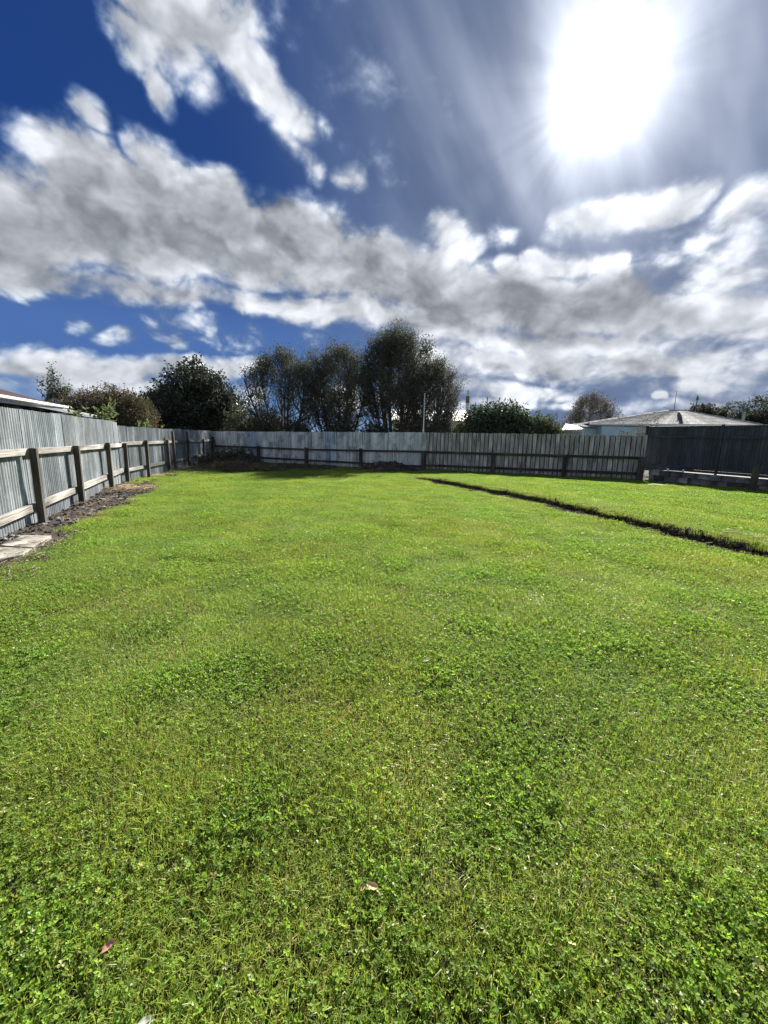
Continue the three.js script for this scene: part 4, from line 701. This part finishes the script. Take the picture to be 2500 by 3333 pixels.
weedHeap('weed_clump', 'dark leafy weeds growing against the back corner fence', 755, 1515, 1.6, .5, .85, 420, 12, 402, [.05, .055, .03], [.07, .075, .04]);
weedHeap('weed_strip', 'dry weeds scattered along the foot of the ribbed iron fence', 960, 1524, 1.9, .5, .14, 420, 5, 403, [.08, .07, .04], [.07, .10, .03]);
{ // soil heap with a root stump
  const p = onGround(1265, 1530), root = thing('soil_heap', 'low heap of dug brown soil in front of the ribbed iron fence', 'heap', p.x, gh(p.x, p.z), p.z), g = new THREE.PlaneGeometry(4.0, 1.9, 110, 56); g.rotateX(-Math.PI / 2); const a = g.attributes.position;
  for (let i = 0; i < a.count; i++) { const x = a.getX(i), z = a.getZ(i), q = Math.hypot(x / 2.0, z / .95), m = sstep(1, .15, q); a.setY(i, -.06 + m * (.42 + .08 * noise2(x * 2, z * 2) + .05 * noise2(x * 6, z * 6) + .03 * noise2(x * 15, z * 15))); }
  g.computeVertexNormals(); part('mound', g, std({ color: col(.10, .075, .055), map: soilMap, bumpMap: soilBump, bumpScale: .05, roughness: 1 }), root);
  const r = rng(5), rnd = (x, y) => x + (y - x) * r(), cl = [clod(11, .5), clod(12, .5), clod(13, .6)], cm = [std({ color: col(.085, .065, .05), roughness: 1 }), std({ color: col(.12, .09, .065), roughness: 1 })];
  for (let k = 0; k < 90; k++) { const x = rnd(-1.7, 1.7), z = rnd(-.6, .75), q = Math.hypot(x / 2, z / .95); if (q > .9) continue; const m = part('clod', cl[k % 3], cm[k % 2], root), s = .02 + .07 * r() ** 2; m.scale.setScalar(s); m.position.set(x, -.06 + sstep(1, .15, q) * .42 + s * .2, z); m.rotation.set(rnd(0, 6), rnd(0, 6), 0); }
  const st = onGround(1205, 1510), stump = thing('root_stump', 'dark uprooted stump leaning on the soil heap', 'stump', st.x, gh(st.x, st.z), st.z - .1), T = new Soup();
  limb(T, [[-.95, .16, .1], [-.4, .38, .05], [.15, .62, 0], [.6, .86, -.05]].map((q) => new THREE.Vector3(...q)), [.06, .12, .17, .13], 9);
  for (let k = 0; k < 46; k++) { const f = rnd(.35, 1), b = new THREE.Vector3(lerp(-.9, .7, f), lerp(.16, .80, f), 0), e = b.clone().add(new THREE.Vector3(rnd(-.12, .55), rnd(-.45, .28), rnd(-.3, .3))); limb(T, [b, b.clone().lerp(e, .5).add(new THREE.Vector3(rnd(-.06, .06), rnd(-.06, .06), 0)), e], [.035, .02, .006], 4); }
  part('roots', T.geo(), std({ color: col(.045, .036, .028), roughness: 1 }), stump);
}
{ // fallen leaves and bits lying on the lawn
  const lf = (px, py, L, c, turn, label, curl = .25) => { L *= .8; const p = onGround(px, py, .045), g = new THREE.PlaneGeometry(L, L * .55, 10, 4); g.rotateX(-Math.PI / 2); const a = g.attributes.position; for (let i = 0; i < a.count; i++) { const x = a.getX(i) / (L / 2), z = a.getZ(i) / (L * .275), w = Math.pow(Math.max(0, 1 - x * x), .6) * (x > 0 ? 1 : .9); a.setZ(i, z * w * L * .275); a.setY(i, (z * z * w * curl + x * x * curl * .8 + .04 * Math.sin(x * 9)) * L * .5); } g.computeVertexNormals();
    const m = top('fallen_leaf', g, new THREE.MeshPhysicalMaterial({ color: col(...c), roughness: .9, transmission: .3, thickness: 0, side: THREE.DoubleSide }), label, 'leaf', 'fallen leaves on the lawn'); m.position.set(p.x, p.y + gh(p.x, p.z), p.z); m.rotation.set(.25, turn, .1); };
  lf(1388, 2158, .055, [.62, .66, .42], .3, 'pale green curled leaf on the middle of the lawn'); lf(1212, 2883, .05, [.60, .42, .22], -.3, 'tan dry leaf lying on clover'); lf(354, 3078, .045, [.50, .20, .16], .9, 'pinkish red fallen leaf on the grass'); lf(1182, 2886, .03, [.5, .36, .2], .8, 'small tan scrap beside the tan dry leaf'); lf(475, 3317, .05, [.62, .60, .48], .15, 'pale withered blade lying at the lawn front', .1); lf(770, 2668, .055, [.14, .25, .05], .5, 'broad green weed leaf standing in clover', .4); lf(735, 2655, .05, [.16, .28, .06], 2.2, 'narrower broad weed leaf lying against its larger neighbour in clover', .4);
  const gl = onGround(2140, 1580, .12), g = new THREE.PlaneGeometry(.5, .07, 8, 2); g.rotateX(-Math.PI / 2); const a = g.attributes.position; for (let i = 0; i < a.count; i++) a.setY(i, .05 * Math.cos(a.getX(i) * 4)); g.computeVertexNormals(); const m = top('flax_leaf', g, new THREE.MeshPhysicalMaterial({ color: col(.30, .42, .18), roughness: .8, transmission: .3, thickness: 0, side: THREE.DoubleSide }), 'long green strap leaf lying in shade below the block wall', 'leaf'); m.position.set(gl.x, gh(gl.x, gl.z) + .02, gl.z); m.rotation.y = -.6;
}
console.log('heaps done');

// ---------------------------------------------------------------- the lawn: clover and grass
{
  const vary = (c, u, r) => [c[0] * u * (.85 + .3 * r()), c[1] * u, c[2] * u * (.7 + .6 * r())];
  function blade(S, r, x, z, L, w, c, lean) {
    const th = r() * 6.283, dx = Math.cos(th), dz = Math.sin(th), k = lean * (.3 + r()), wx = -dz * w / 2, wz = dx * w / 2, m = L * .55, mx = x + dx * k * m * .45, mz = z + dz * k * m * .45, my = m * Math.sqrt(Math.max(.1, 1 - k * k * .15)), tx = x + dx * k * L, tz = z + dz * k * L, ty = L * Math.sqrt(Math.max(.06, 1 - k * k * .7));
    const c0 = c, c1 = c;
    S.quad([x - wx, -.012, z - wz], [x + wx, -.012, z + wz], [mx + wx * .9, my, mz + wz * .9], [mx - wx * .9, my, mz - wz * .9], c0); S.tri([mx - wx * .9, my, mz - wz * .9], [mx + wx * .9, my, mz + wz * .9], [tx, ty, tz], c1);
  }
  function clover(S, r, x, z, h, s, c) {
    const th = r() * 6.283, tl = .12 + r() * 1.1, ta = r() * 6.283, nx = Math.sin(tl) * Math.cos(ta), nz = Math.sin(tl) * Math.sin(ta), ny = Math.cos(tl);
    const u = new THREE.Vector3(1, 0, 0).addScaledVector(new THREE.Vector3(nx, ny, nz), -nx).normalize(), v = new THREE.Vector3(nx, ny, nz).cross(u), n = new THREE.Vector3(nx, ny, nz);
    const P = (a, b, q) => [x + u.x * a + v.x * b + n.x * q, h + u.y * a + v.y * b + n.y * q, z + u.z * a + v.z * b + n.z * q];
    for (let k = 0; k < 3; k++) { const a = th + k * 2.0944 + (r() - .5) * .3, ca = Math.cos(a), sa = Math.sin(a), f = .12 + r() * .25, pt = (l, w, q) => P((ca * l - sa * w) * s, (sa * l + ca * w) * s, q * s);
      const O = pt(.03, 0, 0), N = pt(.92, 0, .1), L1 = pt(.5, .44, f + .1), L2 = pt(.88, .40, f + .14), R1 = pt(.5, -.44, f + .1), R2 = pt(.88, -.40, f + .14);
      S.tri(O, N, L1, c); S.tri(L1, N, L2, c); S.tri(O, R1, N, c); S.tri(R1, R2, N, c); }
    const st = [.10 * .9, .17 * .9, .04]; S.tri([x - .0006, -.01, z], [x + .0006, -.01, z], [x, h, z], st);
  }
  const GR = [.252, .345, .052], CL = [.184, .315, .044], DRY = [.38, .35, .14];
  const gauss = (r) => (r() + r() + r() - 1.5) * .19;
  function patch(seed, nc, ng, dry, long = 1) {
    const r = rng(seed), S = new Soup();
    for (let k = 0; k < ng; k++) { const d = r() < dry; blade(S, r, gauss(r), gauss(r), (.026 + .030 * r()) * long, .0018 + .0016 * r(), vary(d ? DRY : GR, .7 + .6 * r(), r), d ? 1.1 : .75); }
    for (let k = 0; k < nc; k++) { const q = r(), c = q < .025 ? [.42, .46, .22] : q < .06 ? [.24, .30, .05] : CL; clover(S, r, gauss(r), gauss(r), .010 + .034 * r(), (.0068 + .0064 * r()), vary(c, .5 + .95 * r(), r)); }
    return S.geo();
  }
  const mat = new THREE.MeshPhysicalMaterial({ vertexColors: true, roughness: .9, transmission: .6, thickness: 0, ior: 1.3, specularIntensity: .4, clearcoat: .22, clearcoatRoughness: .26, side: THREE.DoubleSide });
  const kinds = [['clover_patches', 'low clover leaves carpeting the lawn', 'clover', [[1, 380, 190, .06], [2, 330, 260, .08], [3, 430, 140, .04]]], ['grass_patches', 'short green grass blades across the lawn', 'grass', [[4, 70, 820, .03, 1.0], [5, 120, 740, .04, .95], [6, 40, 880, .04, 1.1]]], ['dry_patches', 'thin yellowed grass in worn spots of the lawn', 'grass', [[7, 70, 500, .52, .85], [8, 50, 480, .42, .85]]]];
  const lists = kinds.map((k) => k[3].map(() => [])), r = rng(31337), st = .17;
  const worn = [[430, 1340, .5], [680, 1520, .35], [870, 1730, .30], [1080, 1985, .16], [1000, 1960, .16], [1600, 1600, .3], [300, 1290, .6], [460, 1380, .5]].map(([a, b, q]) => [onGround(a * 1.507, b * 1.507), q]);
  for (let zz = -23.2; zz < 1.2; zz += st) for (let xx = -10.5; xx < 13; xx += st) {
    const x = xx + (r() - .5) * st, z = zz + (r() - .5) * st, a = r(), b = r(), c = r(), e = r();
    if (Math.abs(x) > -z * 1.12 + 1.6) continue;
    // inside the yard
    if (lineSide(x, z, LA, LC) > -.12 && z > LC.y) continue; if (lineSide(x, z, LC, CO) > -.12 && z <= LC.y) continue; const backSide = x < JN.x ? lineSide(x, z, CO, JN) : lineSide(x, z, JN, RE); if (backSide > -.10) continue; if (lineSide(x, z, WA, WB) > -.14) continue;
    const d = dirt(x, z); if (d > .15 + a * .55) continue;
    const hole = noise2(x * 2.6 + 90, z * 2.6); if (hole > .76 && c < .7) continue;
    let clv = noise2(x * .55 + 3, z * .55) * .40 + noise2(x * 1.7, z * 1.7 + 8) * .22 + .22; let dry = sstep(.45, .85, noise2(x * .42 + 50, z * .42) * .6 + noise2(x * 1.5 + 20, z * 1.5) * .5) * .38 + sstep(.2, .8, d + .1) * .5;
    for (const [w, q] of worn) dry = Math.max(dry, .8 * sstep(q, q * .3, Math.hypot(x - w.x, z - w.z) + noise2(x * 3, z * 3) * q * .4));
    const k = b < dry ? 2 : b * .9 + .0 < clv + .1 ? (c < sstep(-.25, .35, clv) ? 0 : 1) : 1;
    const v = Math.floor(e * lists[k].length), tone = .90 + .22 * (noise2(x * .8 + 70, z * .8) * .5 + .5) + (c - .5) * .16, yel = noise2(x * .33 - 30, z * .33) * .5 + .5;
    const clump = sstep(-.5, .8, noise2(x * 1.9 + 12, z * 1.9) + .4 * noise2(x * 5, z * 5)), sc = .86 + .32 * a; lists[k][v].push([x, gh(x, z) - .002, z, [sc, sc * (.76 + .50 * clump), sc], 0, e * 97, 0, col(tone * (1 + .16 * yel), tone, tone * (1 - .2 * yel))]);
  }
  // tufts hanging over the cut bank and along the fence foot
  const over = []; for (let k = 0; k < 520; k++) { const i = 1 + Math.floor(r() * (bankLine.length - 3)), t = r(), A = bankLine[i], B = bankLine[i + 1], off = .10 + r() * .10, vx = B[0] - A[0], vz = B[1] - A[1], L = Math.hypot(vx, vz), x = A[0] + vx * t + vz / L * off, z = A[1] + vz * t - vx / L * off; if (Math.abs(x) > -z * 1.12 + 1.6) continue; over.push([x, gh(x, z) - .005, z, .6 + .5 * r(), 0, r() * 6.28, .35 * (r() - .2), col(.9, .9, .8)]); }
  for (let k = 0; k < 420; k++) { const t = r(), x = lerp(JN.x, RE.x, t) + (r() - .5) * .2, z = lerp(JN.y, RE.y, t) + .22 + (r() - .5) * .24; over.push([x, gh(x, z) - .005, z, .8 + 1.0 * r(), 0, r() * 6.28, 0, col(.8, .85, .8)]); }
  kinds.forEach(([name, label, cat, vs], k) => vs.forEach((v, i) => { if (lists[k][i].length) scatter(name, patch(v[0] * 13, v[1], v[2], v[3], v[4] ?? 1), mat, lists[k][i], label + [' in dense mats', ' mixed with grass', ' in low tight mats', ' in fine tufts', ' in longer tufts'][k === 0 ? i : i + 1].replace(' mixed with grass', k ? ' with a little clover' : ' mixed with grass'), cat); }));
  scatter('grass_tufts', patch(400, 5, 300, .12, 1.5), mat, over, 'longer grass tufts hanging over the earth bank and fence foot', 'grass');
}
renderer.render(scene, camera);
